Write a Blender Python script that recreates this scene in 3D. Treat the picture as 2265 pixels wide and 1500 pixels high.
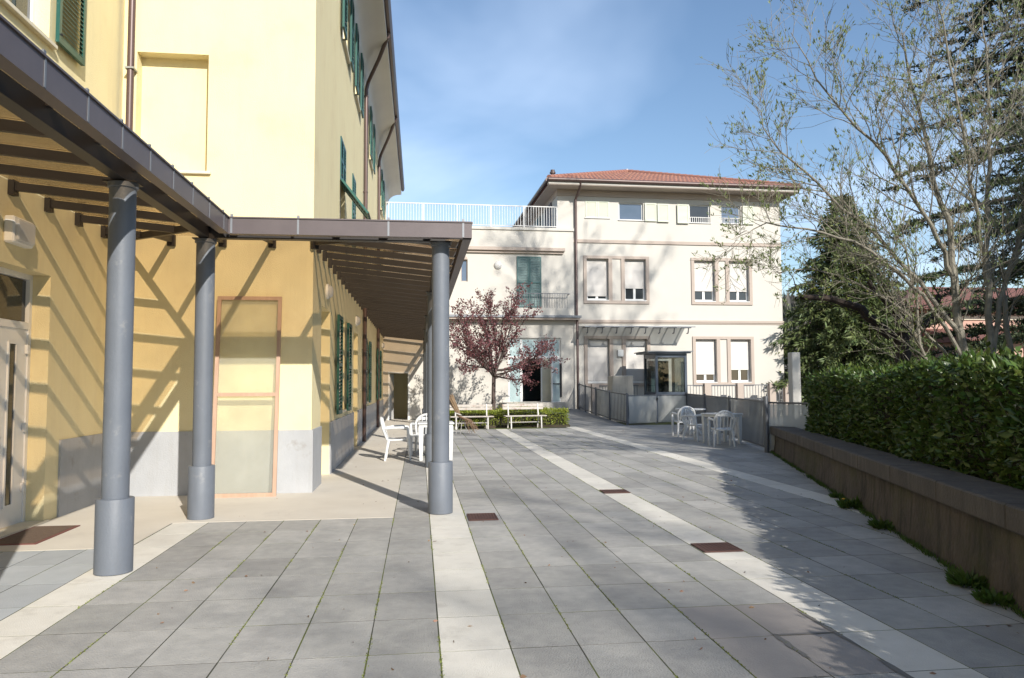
import bpy, bmesh, math, random
import numpy as np
from mathutils import Vector, Matrix

for o in list(bpy.data.objects): bpy.data.objects.remove(o)
SC = bpy.context.scene
COL = SC.collection
rnd = random.Random(7)
R = math.radians

# ------------------------------------------------------------------ camera
YAW, PITCH, ROLL = R(7.06), R(3.39), R(-0.3)
fw0 = Vector((math.sin(YAW), math.cos(YAW), 0)); rt0 = Vector((math.cos(YAW), -math.sin(YAW), 0)); up0 = Vector((0, 0, 1))
fwd = fw0*math.cos(PITCH) + up0*math.sin(PITCH)
up = up0*math.cos(PITCH) - fw0*math.sin(PITCH)
rt = rt0*math.cos(ROLL) + up*math.sin(ROLL)
up = up*math.cos(ROLL) - rt0*math.sin(ROLL)
cam_data = bpy.data.cameras.new('camera'); cam = bpy.data.objects.new('camera', cam_data); COL.objects.link(cam)
m = Matrix((rt, up, -fwd)).transposed().to_4x4(); m.translation = (0, 0, 1.5); cam.matrix_world = m
cam_data.sensor_width = 36; cam_data.lens = 36*1660/2265; cam_data.clip_start = .05; cam_data.clip_end = 3000
SC.camera = cam

# ------------------------------------------------------------------ light
SUN_EL, SUN_AZ = R(30), R(20.9)          # sun behind the viewer, to the right
sdir = Vector((math.sin(SUN_AZ)*math.cos(SUN_EL), -math.cos(SUN_AZ)*math.cos(SUN_EL), math.sin(SUN_EL)))
sl = bpy.data.lights.new('sun', 'SUN'); sl.energy = 5.0; sl.angle = R(.53); sl.color = (1, .95, .86)
so = bpy.data.objects.new('sun', sl); COL.objects.link(so); so.rotation_euler = sdir.to_track_quat('Z', 'Y').to_euler(); so.location = sdir*60
w = bpy.data.worlds.new('World'); SC.world = w; w.use_nodes = True
nt = w.node_tree; N = nt.nodes; L = nt.links; N.clear()
out = N.new('ShaderNodeOutputWorld'); bg = N.new('ShaderNodeBackground'); bg.inputs[1].default_value = .13
sky = N.new('ShaderNodeTexSky'); sky.sky_type = 'NISHITA'; sky.sun_disc = False; sky.sun_elevation = SUN_EL; sky.sun_rotation = math.pi - SUN_AZ
sky.air_density = 1.15; sky.dust_density = .35; sky.ozone_density = 3.0
tc = N.new('ShaderNodeTexCoord'); sep = N.new('ShaderNodeSeparateXYZ'); L.new(tc.outputs['Generated'], sep.inputs[0])
zz = N.new('ShaderNodeMath'); zz.operation = 'MAXIMUM'; zz.inputs[1].default_value = .05; L.new(sep.outputs[2], zz.inputs[0])
dv = N.new('ShaderNodeVectorMath'); dv.operation = 'DIVIDE'; L.new(tc.outputs['Generated'], dv.inputs[0])
cb = N.new('ShaderNodeCombineXYZ'); [L.new(zz.outputs[0], cb.inputs[i]) for i in range(3)]; L.new(cb.outputs[0], dv.inputs[1])
mp = N.new('ShaderNodeMapping'); mp.inputs['Scale'].default_value = (.75, .42, 1); mp.inputs['Rotation'].default_value = (0, 0, R(-28)); L.new(dv.outputs[0], mp.inputs[0])
nz = N.new('ShaderNodeTexNoise'); nz.inputs['Scale'].default_value = .8; nz.inputs['Detail'].default_value = 5; nz.inputs['Roughness'].default_value = .5; nz.inputs['Distortion'].default_value = .5; L.new(mp.outputs[0], nz.inputs['Vector'])
cr = N.new('ShaderNodeValToRGB'); cr.color_ramp.elements[0].position = .47; cr.color_ramp.elements[0].color = (0, 0, 0, 1); cr.color_ramp.elements[1].position = .82; cr.color_ramp.elements[1].color = (.62, .62, .62, 1); L.new(nz.outputs[0], cr.inputs[0])
mx = N.new('ShaderNodeMixRGB'); mx.inputs[2].default_value = (6.2, 7.5, 9.6, 1); L.new(cr.outputs[0], mx.inputs[0]); L.new(sky.outputs[0], mx.inputs[1])
L.new(mx.outputs[0], bg.inputs[0]); L.new(bg.outputs[0], out.inputs[0])
SC.view_settings.view_transform = 'Standard'; SC.view_settings.look = 'None'; SC.view_settings.gamma = 1; SC.view_settings.exposure = .32
SC.render.engine = 'CYCLES'; SC.cycles.max_bounces = 8; SC.cycles.transparent_max_bounces = 24
SC.render.resolution_x = 1024; SC.render.resolution_y = 678

# ------------------------------------------------------------------ materials
MATS = {}
def mat(name, c1, c2=None, scale=3., rough=.75, bump=0., bscale=40., metal=0., streak=0., dirt=None, dirtlo=.55, dirthi=.75, dscale=1.2,
        rand=0., island=0., translucent=0., coat=0., spec=.5, c3=None, stretch=(1, 1, 1)):
    """procedural surface: two colours mixed by world-space noise, optional streaks, dirt patches, per-object or per-piece variation"""
    if name in MATS: return MATS[name]
    ma = bpy.data.materials.new(name); ma.use_nodes = True; n = ma.node_tree.nodes; l = ma.node_tree.links
    b = n['Principled BSDF']; b.inputs['Roughness'].default_value = rough; b.inputs['Metallic'].default_value = metal
    b.inputs['Specular IOR Level'].default_value = spec
    if coat: b.inputs['Coat Weight'].default_value = coat
    geo = n.new('ShaderNodeNewGeometry')
    mpn = n.new('ShaderNodeMapping'); mpn.inputs['Scale'].default_value = stretch; l.new(geo.outputs['Position'], mpn.inputs[0])
    c2 = c2 or c1
    nz = n.new('ShaderNodeTexNoise'); nz.inputs['Scale'].default_value = scale; nz.inputs['Detail'].default_value = 6; nz.inputs['Roughness'].default_value = .6
    l.new(mpn.outputs[0], nz.inputs['Vector'])
    rp = n.new('ShaderNodeValToRGB'); rp.color_ramp.elements[0].position = .3; rp.color_ramp.elements[1].position = .7
    rp.color_ramp.elements[0].color = (*c1, 1); rp.color_ramp.elements[1].color = (*c2, 1); l.new(nz.outputs[0], rp.inputs[0])
    cur = rp.outputs[0]
    def mixin(fac, colr, kind='MIX'):
        nonlocal cur
        mm = n.new('ShaderNodeMixRGB'); mm.blend_type = kind
        if hasattr(fac, 'is_linked'): l.new(fac, mm.inputs[0])
        else: mm.inputs[0].default_value = fac
        l.new(cur, mm.inputs[1])
        if hasattr(colr, 'is_linked'): l.new(colr, mm.inputs[2])
        else: mm.inputs[2].default_value = (*colr, 1)
        cur = mm.outputs[0]
    if streak:
        ms = n.new('ShaderNodeMapping'); ms.inputs['Scale'].default_value = (5, 5, .6); l.new(geo.outputs['Position'], ms.inputs[0])
        ns = n.new('ShaderNodeTexNoise'); ns.inputs['Scale'].default_value = 1.3; ns.inputs['Detail'].default_value = 9; ns.inputs['Roughness'].default_value = .68; ns.inputs['Distortion'].default_value = .3; l.new(ms.outputs[0], ns.inputs['Vector'])
        rs = n.new('ShaderNodeValToRGB'); rs.color_ramp.elements[0].position = .48; rs.color_ramp.elements[1].position = .72
        rs.color_ramp.elements[0].color = (0, 0, 0, 1); rs.color_ramp.elements[1].color = (streak,)*3 + (1,); l.new(ns.outputs[0], rs.inputs[0])
        mixin(rs.outputs[0], c3 or tuple(x*.35 for x in c1))
    if dirt:
        nd = n.new('ShaderNodeTexNoise'); nd.inputs['Scale'].default_value = dscale; nd.inputs['Detail'].default_value = 8; nd.inputs['Roughness'].default_value = .65
        l.new(geo.outputs['Position'], nd.inputs['Vector'])
        rd = n.new('ShaderNodeValToRGB'); rd.color_ramp.elements[0].position = dirtlo; rd.color_ramp.elements[1].position = dirthi
        rd.color_ramp.elements[0].color = (0, 0, 0, 1); rd.color_ramp.elements[1].color = (.8, .8, .8, 1); l.new(nd.outputs[0], rd.inputs[0])
        mixin(rd.outputs[0], dirt)
    if rand or island:
        if rand:
            oi = n.new('ShaderNodeObjectInfo'); src = oi.outputs['Random']
        else: src = geo.outputs['Random Per Island']
        amt = rand or island
        mr = n.new('ShaderNodeMapRange'); mr.inputs[3].default_value = 1-amt; mr.inputs[4].default_value = 1+amt; l.new(src, mr.inputs[0])
        hs = n.new('ShaderNodeHueSaturation'); l.new(mr.outputs[0], hs.inputs['Value']); l.new(cur, hs.inputs['Color'])
        mh = n.new('ShaderNodeMath'); mh.operation = 'MULTIPLY'; mh.inputs[1].default_value = 7.31; l.new(src, mh.inputs[0])
        mf = n.new('ShaderNodeMath'); mf.operation = 'FRACT'; l.new(mh.outputs[0], mf.inputs[0])
        mr2 = n.new('ShaderNodeMapRange'); mr2.inputs[3].default_value = .5-.05*amt; mr2.inputs[4].default_value = .5+.05*amt; l.new(mf.outputs[0], mr2.inputs[0]); l.new(mr2.outputs[0], hs.inputs['Hue'])
        cur = hs.outputs[0]
    l.new(cur, b.inputs['Base Color'])
    if bump:
        nb = n.new('ShaderNodeTexNoise'); nb.inputs['Scale'].default_value = bscale; nb.inputs['Detail'].default_value = 5; l.new(mpn.outputs[0], nb.inputs['Vector'])
        bu = n.new('ShaderNodeBump'); bu.inputs['Strength'].default_value = bump; bu.inputs['Distance'].default_value = .02; l.new(nb.outputs[0], bu.inputs['Height']); l.new(bu.outputs[0], b.inputs['Normal'])
    if translucent:
        tr = n.new('ShaderNodeBsdfTranslucent'); l.new(cur, tr.inputs[0]); ms_ = n.new('ShaderNodeMixShader'); ms_.inputs[0].default_value = translucent
        l.new(b.outputs[0], ms_.inputs[1]); l.new(tr.outputs[0], ms_.inputs[2]); l.new(ms_.outputs[0], n['Material Output'].inputs[0])
    MATS[name] = ma; return ma

def sheet_mat(name, tint, rough=.05, gloss=.08, diffuse=0., dcol=(.8, .8, .8)):
    """clear or milky sheet: transparent tint + sheen (+ diffuse part)"""
    ma = bpy.data.materials.new(name); ma.use_nodes = True; n = ma.node_tree.nodes; l = ma.node_tree.links; n.remove(n['Principled BSDF'])
    geo = n.new('ShaderNodeNewGeometry'); nz = n.new('ShaderNodeTexNoise'); nz.inputs['Scale'].default_value = 2.2; nz.inputs['Detail'].default_value = 6; l.new(geo.outputs['Position'], nz.inputs['Vector'])
    rp = n.new('ShaderNodeValToRGB'); rp.color_ramp.elements[0].position = .3; rp.color_ramp.elements[1].position = .7
    rp.color_ramp.elements[0].color = (*[x*.9 for x in tint], 1); rp.color_ramp.elements[1].color = (*tint, 1); l.new(nz.outputs[0], rp.inputs[0])
    t = n.new('ShaderNodeBsdfTransparent'); l.new(rp.outputs[0], t.inputs[0])
    g = n.new('ShaderNodeBsdfGlossy'); g.inputs['Roughness'].default_value = rough
    lw = n.new('ShaderNodeLayerWeight'); lw.inputs[0].default_value = .5
    pw = n.new('ShaderNodeMath'); pw.operation = 'POWER'; pw.inputs[1].default_value = 4.; l.new(lw.outputs['Facing'], pw.inputs[0])
    ad = n.new('ShaderNodeMath'); ad.operation = 'MULTIPLY_ADD'; ad.inputs[1].default_value = .55; ad.inputs[2].default_value = gloss*.5; ad.use_clamp = True; l.new(pw.outputs[0], ad.inputs[0])
    cur = t.outputs[0]
    if diffuse:
        d = n.new('ShaderNodeBsdfDiffuse'); d.inputs[0].default_value = (*dcol, 1); d2 = n.new('ShaderNodeBsdfTranslucent'); d2.inputs[0].default_value = (*dcol, 1)
        md = n.new('ShaderNodeMixShader'); md.inputs[0].default_value = .45; l.new(d.outputs[0], md.inputs[1]); l.new(d2.outputs[0], md.inputs[2])
        m0 = n.new('ShaderNodeMixShader'); m0.inputs[0].default_value = diffuse; l.new(cur, m0.inputs[1]); l.new(md.outputs[0], m0.inputs[2]); cur = m0.outputs[0]
    m1 = n.new('ShaderNodeMixShader'); l.new(ad.outputs[0], m1.inputs[0]); l.new(cur, m1.inputs[1]); l.new(g.outputs[0], m1.inputs[2])
    l.new(m1.outputs[0], n['Material Output'].inputs[0]); MATS[name] = ma; return ma

mat('yellow_plaster', (.80, .705, .435), (.765, .66, .395), 1.1, .85, .3, 70, dirt=(.65, .53, .31), dirtlo=.56, dirthi=.9, dscale=1.1, streak=.24, c3=(.60, .50, .32))
mat('plinth_grey', (.42, .43, .45), (.36, .37, .39), 2.2, .8, .2, 50, dirt=(.30, .29, .28), dirtlo=.6, dirthi=.68, dscale=2.6, streak=.35, c3=(.31, .30, .285))
mat('sill_stone', (.72, .66, .52), (.62, .57, .46), 4, .7)
mat('soffit_paint', (.66, .63, .57), (.60, .57, .52), 1, .45)
mat('green_paint', (.018, .105, .085), (.014, .085, .07), 5, .38, island=.1)
mat('green_grey_paint', (.05, .125, .125), (.045, .11, .11), 2, .5)
mat('brown_metal', (.115, .075, .068), (.095, .06, .055), 3, .4, metal=.2)
mat('rafter_paint', (.034, .03, .03), (.026, .023, .023), 3, .45, metal=.15)
mat('column_paint', (.15, .168, .20), (.125, .142, .172), 2.5, .52, .12, 60, dirt=(.25, .25, .25), dirtlo=.6, dirthi=.75, dscale=7, streak=.3, c3=(.10, .105, .115))
mat('gutter_paint', (.125, .102, .105), (.105, .085, .088), 3, .42, metal=.2)
mat('zinc', (.42, .43, .44), (.35, .36, .37), 8, .4, metal=.7)
mat('lead_trim', (.22, .23, .25), None, 8, .5, metal=.5)
sheet_mat('canopy_glass', (.69, .605, .50), .08, .05)
sheet_mat('poly_sheet', (.975, .975, .94), .35, .02, .2, (.9, .9, .82)); sheet_mat('awning_glass', (.66, .68, .69), .15, .05, .15, (.4, .41, .42))
sheet_mat('clear_glass', (.86, .92, .92), .02, .06); sheet_mat('booth_glass', (.62, .66, .66), .02, .08)
sheet_mat('lamp_glass', (.9, .9, .9), .25, .04, .85, (.85, .85, .85))
sheet_mat('screen_cloth', (.8, .82, .82), .6, .01, .78, (.70, .71, .69))
mat('dark_glass', (.022, .026, .03), (.03, .034, .038), 2, .04, spec=.8)
mat('frost_glass', (.36, .47, .49), (.42, .52, .53), 1.5, .18, spec=.6)
mat('slate_glass', (.10, .14, .20), (.12, .16, .23), 2, .08, spec=.7)
mat('white_pvc', (.78, .78, .77), (.74, .74, .73), 3, .35)
mat('white_plastic', (.70, .71, .72), (.60, .61, .61), 14, .38, island=.03)
mat('white_paint', (.64, .63, .62), (.58, .57, .56), 4, .45)
mat('black_plastic', (.02, .02, .022), None, 5, .4)
mat('concrete_path', (.60, .555, .485), (.53, .485, .42), 1.4, .85, .2, 70, dirt=(.43, .39, .345), dirtlo=.58, dirthi=.8, dscale=.9)
mat('tile_grey', (.43, .418, .395), (.345, .337, .322), 9, .74, .55, 90, dirt=(.235, .232, .23), dirtlo=.46, dirthi=.78, dscale=1.7, rand=.15, spec=.4)
mat('tile_grey_far', (.43, .418, .395), (.345, .337, .322), 9, .74, .55, 90, dirt=(.235, .232, .23), dirtlo=.46, dirthi=.78, dscale=1.7, island=.15, spec=.4)
mat('tile_damp', (.34, .305, .28), (.28, .255, .24), 4, .6, .3, 90, rand=.1); mat('wet_stain', (.13, .118, .105), (.17, .155, .14), 6, .45, .2, 60)
mat('tile_blue', (.40, .42, .44), (.35, .37, .39), 5, .7, .3, 90, rand=.08, spec=.4)
mat('tile_cream', (.69, .66, .60), (.62, .59, .53), 6, .75, .35, 120, dirt=(.5, .47, .42), dirtlo=.56, dirthi=.74, dscale=3, rand=.06)
mat('joint_bed', (.05, .047, .04), (.045, .05, .025), 1.6, .95, .4, 60, dirt=(.12, .145, .02), dirtlo=.47, dirthi=.56, dscale=1.1)
mat('rusty_iron', (.115, .055, .045), (.08, .042, .036), 25, .85, .4, 80)
mat('cream_plaster', (.56, .535, .49), (.54, .51, .465), .9, .88, .1, 50, streak=.12, c3=(.6, .55, .5))
mat('trim_plaster', (.44, .37, .32), (.415, .345, .30), 1.5, .85, .1, 50)
mat('roof_tile', (.36, .175, .125), (.28, .13, .095), 9, .8, .25, 40, island=.12)
mat('roof_tile_old', (.20, .085, .06), (.15, .07, .055), 6, .85, .3, 30, island=.15)
mat('roller_slat', (.58, .555, .53), (.55, .525, .5), 2, .5)
mat('pale_shutter', (.53, .555, .46), (.50, .525, .43), 2, .5)
mat('fence_paint', (.15, .155, .17), (.13, .135, .15), 4, .45, metal=.2)
mat('booth_paint', (.085, .105, .14), (.075, .095, .125), 3, .35, metal=.2)
mat('concrete_block', (.50, .47, .42), (.42, .40, .36), 2.5, .85, .3, 30, streak=.5)
mat('bench_wood', (.50, .46, .42), (.42, .38, .34), 6, .7, .3, 40, dirt=(.26, .13, .09), dirtlo=.55, dirthi=.66, dscale=6)
mat('bench_iron', (.58, .57, .55), (.45, .42, .4), 12, .6, dirt=(.2, .1, .07), dirtlo=.6, dirthi=.7, dscale=12)
mat('pine_wood', (.42, .27, .19), (.50, .34, .25), 3, .7, .2, 30, stretch=(8, 8, .8))
mat('mat_fibre', (.155, .105, .07), (.11, .07, .05), 30, .95, .6, 150)
mat('mat_rim', (.16, .06, .05), None, 20, .8)
mat('wall_concrete', (.125, .10, .08), (.065, .055, .047), 2.6, .92, .9, 18, streak=.92, c3=(.018, .016, .015), dirt=(.065, .07, .024), dirtlo=.5, dirthi=.72, dscale=1.1)
mat('coping_stone', (.095, .082, .072), (.065, .057, .052), 3, .9, .5, 40, streak=.6, c3=(.16, .14, .12))
mat('soil', (.075, .055, .035), (.05, .04, .027), 3, .95, .8, 12, dirt=(.05, .075, .02), dirtlo=.45, dirthi=.6, dscale=.5)
mat('earth', (.10, .09, .06), (.07, .075, .04), .3, .95, .5, 5)
mat('courtyard', (.25, .25, .245), (.21, .21, .205), 2, .85, .3, 40)
mat('bark_plum', (.115, .085, .075), (.07, .05, .045), 20, .85, .5, 60)
mat('bark_willow', (.27, .25, .20), (.17, .15, .12), 8, .85, .5, 40)
mat('bark_dark', (.05, .034, .026), (.03, .022, .018), 14, .9, .6, 40)
mat('leaf_plum', (.21, .085, .088), (.15, .056, .062), 6, .5, island=.35, translucent=.3)
mat('leaf_willow', (.24, .29, .11), (.19, .24, .09), 4, .55, island=.3, translucent=.35)
mat('leaf_hedge', (.055, .10, .02), (.09, .135, .027), 3, .34, island=.45, translucent=.22, spec=.55, dirt=(.13, .125, .028), dirtlo=.58, dirthi=.75, dscale=6)
mat('leaf_yellow', (.34, .36, .05), (.22, .29, .045), 5, .5, island=.35, translucent=.3)
mat('leaf_moss', (.20, .23, .05), (.15, .18, .04), 8, .8, island=.3); mat('leaf_weed', (.085, .15, .025), (.06, .11, .02), 8, .55, island=.3, translucent=.3)
mat('needle_cedar', (.06, .085, .042), (.085, .11, .045), 1.2, .6, island=.4, translucent=.12)
mat('needle_spruce', (.12, .15, .045), (.07, .10, .035), 1, .6, island=.4, translucent=.15)
mat('hedge_core', (.022, .02, .012), (.03, .026, .016), 6, .95)
mat('cane', (.19, .115, .075), (.28, .18, .12), 14, .8, island=.4)
mat('pink_plaster', (.52, .33, .27), (.48, .30, .245), 1, .88)
mat('wood_grey', (.115, .105, .095), (.075, .07, .062), .35, .95, dirt=(.045, .06, .03), dirtlo=.5, dirthi=.6, dscale=.12)
mat('navy_paint', (.02, .035, .08), None, 3, .5)
mat('orange_petal', (.75, .42, .02), None, 5, .5)

# ------------------------------------------------------------------ mesh helpers
class Frame:
    """a wall frame: u along the wall, n outward, z up"""
    def __init__(s, O, U, Nn): s.O, s.U, s.N = Vector(O), Vector(U), Vector(Nn)
    def __call__(s, u, n, z): return s.O + s.U*u + s.N*n + Vector((0, 0, z))
WORLD = Frame((0, 0, 0), (1, 0, 0), (0, 1, 0))

class MB:
    def __init__(s): s.v = []; s.f = []
    def add(s, vs, fs):
        k = len(s.v); s.v += [tuple(p) for p in vs]; s.f += [tuple(i+k for i in f) for f in fs]; return s
    def box(s, a0, a1, b0, b1, c0, c1, fr=WORLD):
        vs = [fr(a, b, c) for a in (a0, a1) for b in (b0, b1) for c in (c0, c1)]
        fs = [(0, 1, 3, 2), (4, 6, 7, 5), (0, 4, 5, 1), (2, 3, 7, 6), (0, 2, 6, 4), (1, 5, 7, 3)]
        if fr.U.cross(fr.N).z < 0: fs = [f[::-1] for f in fs]
        return s.add(vs, fs)
    def hexa(s, bot, top):
        n = len(bot); fs = [tuple(range(n))[::-1], tuple(range(n, 2*n))] + [(i, (i+1) % n, n+(i+1) % n, n+i) for i in range(n)]
        return s.add(list(bot)+list(top), fs)
    def quad(s, *p): return s.add(p, [tuple(range(len(p)))])
    def beam(s, p, q, w, h, upv=(0, 0, 1)):
        p, q = Vector(p), Vector(q); d = (q-p).normalized(); sd = d.cross(Vector(upv)).normalized()*(w/2); uu = sd.cross(d).normalized()*(h/2)
        c = [-sd-uu, sd-uu, sd+uu, -sd+uu]
        return s.hexa([p+x for x in c], [q+x for x in c])
    def tube(s, pts, rad, n=8, cap=True):
        pts = [Vector(p) for p in pts]; k = len(pts)
        if not hasattr(rad, '__len__'): rad = [rad]*k
        ref = Vector((.31, .87, .38)); vs = []
        for i, p in enumerate(pts):
            d = (pts[min(i+1, k-1)]-pts[max(i-1, 0)]).normalized()
            a = ref - d*ref.dot(d)
            if a.length < 1e-3: a = d.orthogonal()
            a.normalize(); b = d.cross(a); ref = a
            for j in range(n):
                t = 2*math.pi*j/n; vs.append(p + (a*math.cos(t)+b*math.sin(t))*rad[i])
        fs = [(i*n+j, i*n+(j+1) % n, (i+1)*n+(j+1) % n, (i+1)*n+j) for i in range(k-1) for j in range(n)]
        if cap: fs += [tuple(range(n))[::-1], tuple(range((k-1)*n, k*n))]
        return s.add(vs, fs)
    def lathe(s, prof, c=(0, 0, 0), n=24, axis='z'):
        vs = []; k = len(prof); c = Vector(c)
        for r, h in prof:
            for j in range(n):
                t = 2*math.pi*j/n; x, y = r*math.cos(t), r*math.sin(t)
                vs.append(c + (Vector((x, y, h)) if axis == 'z' else Vector((h, x, y)) if axis == 'x' else Vector((x, h, y))))
        fs = [(i*n+j, i*n+(j+1) % n, (i+1)*n+(j+1) % n, (i+1)*n+j) for i in range(k-1) for j in range(n)]
        fs += [tuple(range(n))[::-1], tuple(range((k-1)*n, k*n))]
        return s.add(vs, fs)
    def holed(s, fr, u0, u1, z0, z1, holes, depth=.12, n=0.):
        """wall face with rectangular openings and their reveals"""
        us = sorted({u0, u1, *[h[i] for h in holes for i in (0, 1)]}); zs = sorted({z0, z1, *[h[i] for h in holes for i in (2, 3)]})
        for a, b in zip(us, us[1:]):
            for c, d in zip(zs, zs[1:]):
                mu, mz = (a+b)/2, (c+d)/2
                if any(h[0] < mu < h[1] and h[2] < mz < h[3] for h in holes): continue
                s.quad(fr(a, n, c), fr(b, n, c), fr(b, n, d), fr(a, n, d))
        for h in holes:
            a, b, c, d = h[:4]; dp = h[4] if len(h) > 4 else depth
            s.quad(fr(a, n, c), fr(a, n, d), fr(a, n-dp, d), fr(a, n-dp, c)); s.quad(fr(b, n, c), fr(b, n-dp, c), fr(b, n-dp, d), fr(b, n, d))
            s.quad(fr(a, n, d), fr(b, n, d), fr(b, n-dp, d), fr(a, n-dp, d)); s.quad(fr(a, n, c), fr(a, n-dp, c), fr(b, n-dp, c), fr(b, n, c))
        return s
    def mesh(s, name, smooth=False, bevel=0.):
        me = bpy.data.meshes.new(name); me.from_pydata(s.v, [], s.f); me.validate()
        if bevel:
            bm = bmesh.new(); bm.from_mesh(me); bmesh.ops.remove_doubles(bm, verts=bm.verts, dist=1e-5)
            bmesh.ops.bevel(bm, geom=list(bm.edges), offset=bevel, segments=1, affect='EDGES', profile=.5); bm.to_mesh(me); bm.free()
        if smooth: me.shade_smooth(); me.set_sharp_from_angle(angle=R(38))
        return me
    def obj(s, name, material, parent=None, smooth=False, bevel=0.):
        return link(name, s.mesh(name, smooth, bevel), material, parent)

def link(name, me, material, parent=None):
    if material and not me.materials: me.materials.append(MATS[material])
    o = bpy.data.objects.new(name, me); COL.objects.link(o)
    if parent:
        o.parent = parent
        pl = Vector((0, 0, 0)); p = parent
        while p: pl += p.location; p = p.parent
        o.location = -pl
    return o
def tag(o, label, cat, group=None):
    o['label'] = label; o['category'] = cat
    if group: o['group'] = group
    return o
def thing(name, label, cat, loc=(0, 0, 0), rz=0., group=None):
    o = bpy.data.objects.new(name, None); COL.objects.link(o); o.location = loc; o.rotation_euler = (0, 0, rz); o.empty_display_size = .2
    return tag(o, label, cat, group)
def struct(o): o['kind'] = 'structure'; return o
def stuff(o): o['kind'] = 'stuff'; return o
def local(o): o.location = (0, 0, 0); return o         # mesh written in its parent's own coordinates
def copy_tree(o, parent=None):
    c = o.copy(); COL.objects.link(c); c.parent = parent
    for ch in list(o.children): copy_tree(ch, c)
    return c
def inst(me, name, parent, loc, rz=0.):
    """one more piece of an already made mesh; loc in world coordinates"""
    o = bpy.data.objects.new(name, me); COL.objects.link(o); o.parent = parent
    pl = Vector((0, 0, 0)); p = parent
    while p: pl += p.location; p = p.parent
    o.location = Vector(loc)-pl; o.rotation_euler = (0, 0, rz); return o

# ------------------------------------------------------------------ ground and paving
struct(MB().quad((-600, -400, -.09), (1200, -400, -.09), (1200, 1500, -.09), (-600, 1500, -.09)).obj('ground', 'earth'))
WD = Vector((.3176, .9482, 0)); WN = Vector((.9482, -.3176, 0)); WO = Vector((3.86, 4.48, 0))     # retaining wall line
def wall_x(y): return 3.86 + .335*(y-4.48)
pave = struct(MB().quad((-4.12, 0, -.0009), (2.34, 0, -.0009), (7.5, 15.3, -.0009), (10.1, 27.2, -.0009), (7.3, 32, -.0009), (-4.12, 32, -.0009)).obj('pavement', 'joint_bed'))
path = struct(MB().hexa([(-4.1, 7.425, -.02), (-2.668, 7.425, -.02), (-2.668, 8.66, -.02), (-.284, 8.66, -.02), (-.284, 31.95, -.02), (-4.1, 31.95, -.02)],
                        [(-4.1, 7.425, .004), (-2.668, 7.425, .004), (-2.668, 8.66, .004), (-.284, 8.66, .004), (-.284, 31.95, .004), (-4.1, 31.95, .004)]).obj('path', 'concrete_path'))
PY0, PITCHY = 8.04-12*.62, .62
def tile_mesh(name, wx, wy, material):
    g = .0042; b = .0005; x, y = wx/2-g, wy/2-g; t = MB()
    t.hexa([(-x, -y, -.027), (x, -y, -.027), (x, y, -.027), (-x, y, -.027)], [(-x, -y, -b), (x, -y, -b), (x, y, -b), (-x, y, -b)])
    t.f.pop(1); t.v += [(-x+b, -y+b, 0), (x-b, -y+b, 0), (x-b, y-b, 0), (-x+b, y-b, 0)]
    t.f += [(8, 9, 10, 11)] + [(4+i, 4+(i+1) % 4, 8+(i+1) % 4, 8+i) for i in range(4)]
    me = t.mesh(name); me.materials.append(MATS[material]); return t, me
cells = []
def fill(x0, x1, ncol, ya, yb, test=None):
    wx = (x1-x0)/ncol; j0 = math.floor((ya-PY0)/PITCHY+.001)
    for i in range(ncol):
        cx = x0+wx*(i+.5); j = j0
        while PY0+PITCHY*(j+1) <= yb+.01:
            cy = PY0+PITCHY*(j+.5)
            if test is None or test(cx, cy, wx): cells.append((cx, cy, wx))
            j += 1
def fence_x(y): return 7.43 + (y-15.45)*(9.86-7.43)/(26.94-15.45)
fill(-2.28, -.28, 5, .6, 8.67); fill(-.28, .12, 1, .6, 31.8)
fill(.52, 2.49, 5, .6, 25.2); inw = lambda x, y, wd: (x-wd/2-.01 < wall_x(y+.31)) if y < 15.3 else x-wd/2 < fence_x(y+.31)
fill(2.87, 4.99, 5, .6, 25.2, inw); fill(5.37, 9.6, 10, .6, 26.6, inw)
camp = Vector((0, 0, 1.5))
cells.sort(key=lambda c: (Vector((c[0], c[1], 0))-camp).length + (30 if (c[1] < 3.2 or abs(math.atan2(c[0], c[1])-YAW) > R(38)) else 0))
tcache = {}
rest = MB()
for k, (cx, cy, wx) in enumerate(cells):
    key = round(wx, 3)
    if key not in tcache: tcache[key] = tile_mesh('paving_tile', wx, PITCHY, 'tile_grey')
    t, me = tcache[key]; dz = rnd.uniform(-.0003, .0005)
    if k < 300:
        if 1.6 < cx < 2.5 and 3.7 < cy < 5.2:
            if 'damp' not in tcache: tcache['damp'] = tile_mesh('paving_tile', wx, PITCHY, 'tile_damp')
            me = tcache['damp'][1]
        o = inst(me, 'paving_tile', pave, (cx+rnd.uniform(-.001, .001), cy+rnd.uniform(-.0015, .0015), dz), rnd.uniform(-.002, .002))
    else: rest.add([(x+cx, y+cy, z+dz) for x, y, z in t.v], t.f)
stuff(rest.obj('paving_tile_field', 'tile_grey_far', pave))
for cx, cy, lx, ly, sd_ in ((2.1, 4.14, .026, .28, 1), (2.475, 4.4, .022, .4, 2), (2.3, 4.325, .26, .016, 3), (2.02, 3.6, .03, .12, 4), (2.47, 3.7, .024, .25, 5)):
    rr_ = random.Random(sd_); mb_ = MB(); mb_.add([(cx+lx*math.cos(a_)*rr_.uniform(.45, 1.1), cy+ly*math.sin(a_)*rr_.uniform(.6, 1.1), .0035) for a_ in np.linspace(0, 6.0, 22)], [tuple(range(22))]); mb_.obj('water_stain', 'wet_stain', pave)
tb = tile_mesh('paving_tile', .36, PITCHY, 'tile_blue')[1]
for i in range(4):
    j = 1
    while PY0+PITCHY*(j+1) <= 7.7: inst(tb, 'paving_tile', pave, (-2.66-.36*(i+.5), PY0+PITCHY*(j+.5)-.0, rnd.uniform(-.001, .001))); j += 1
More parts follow.
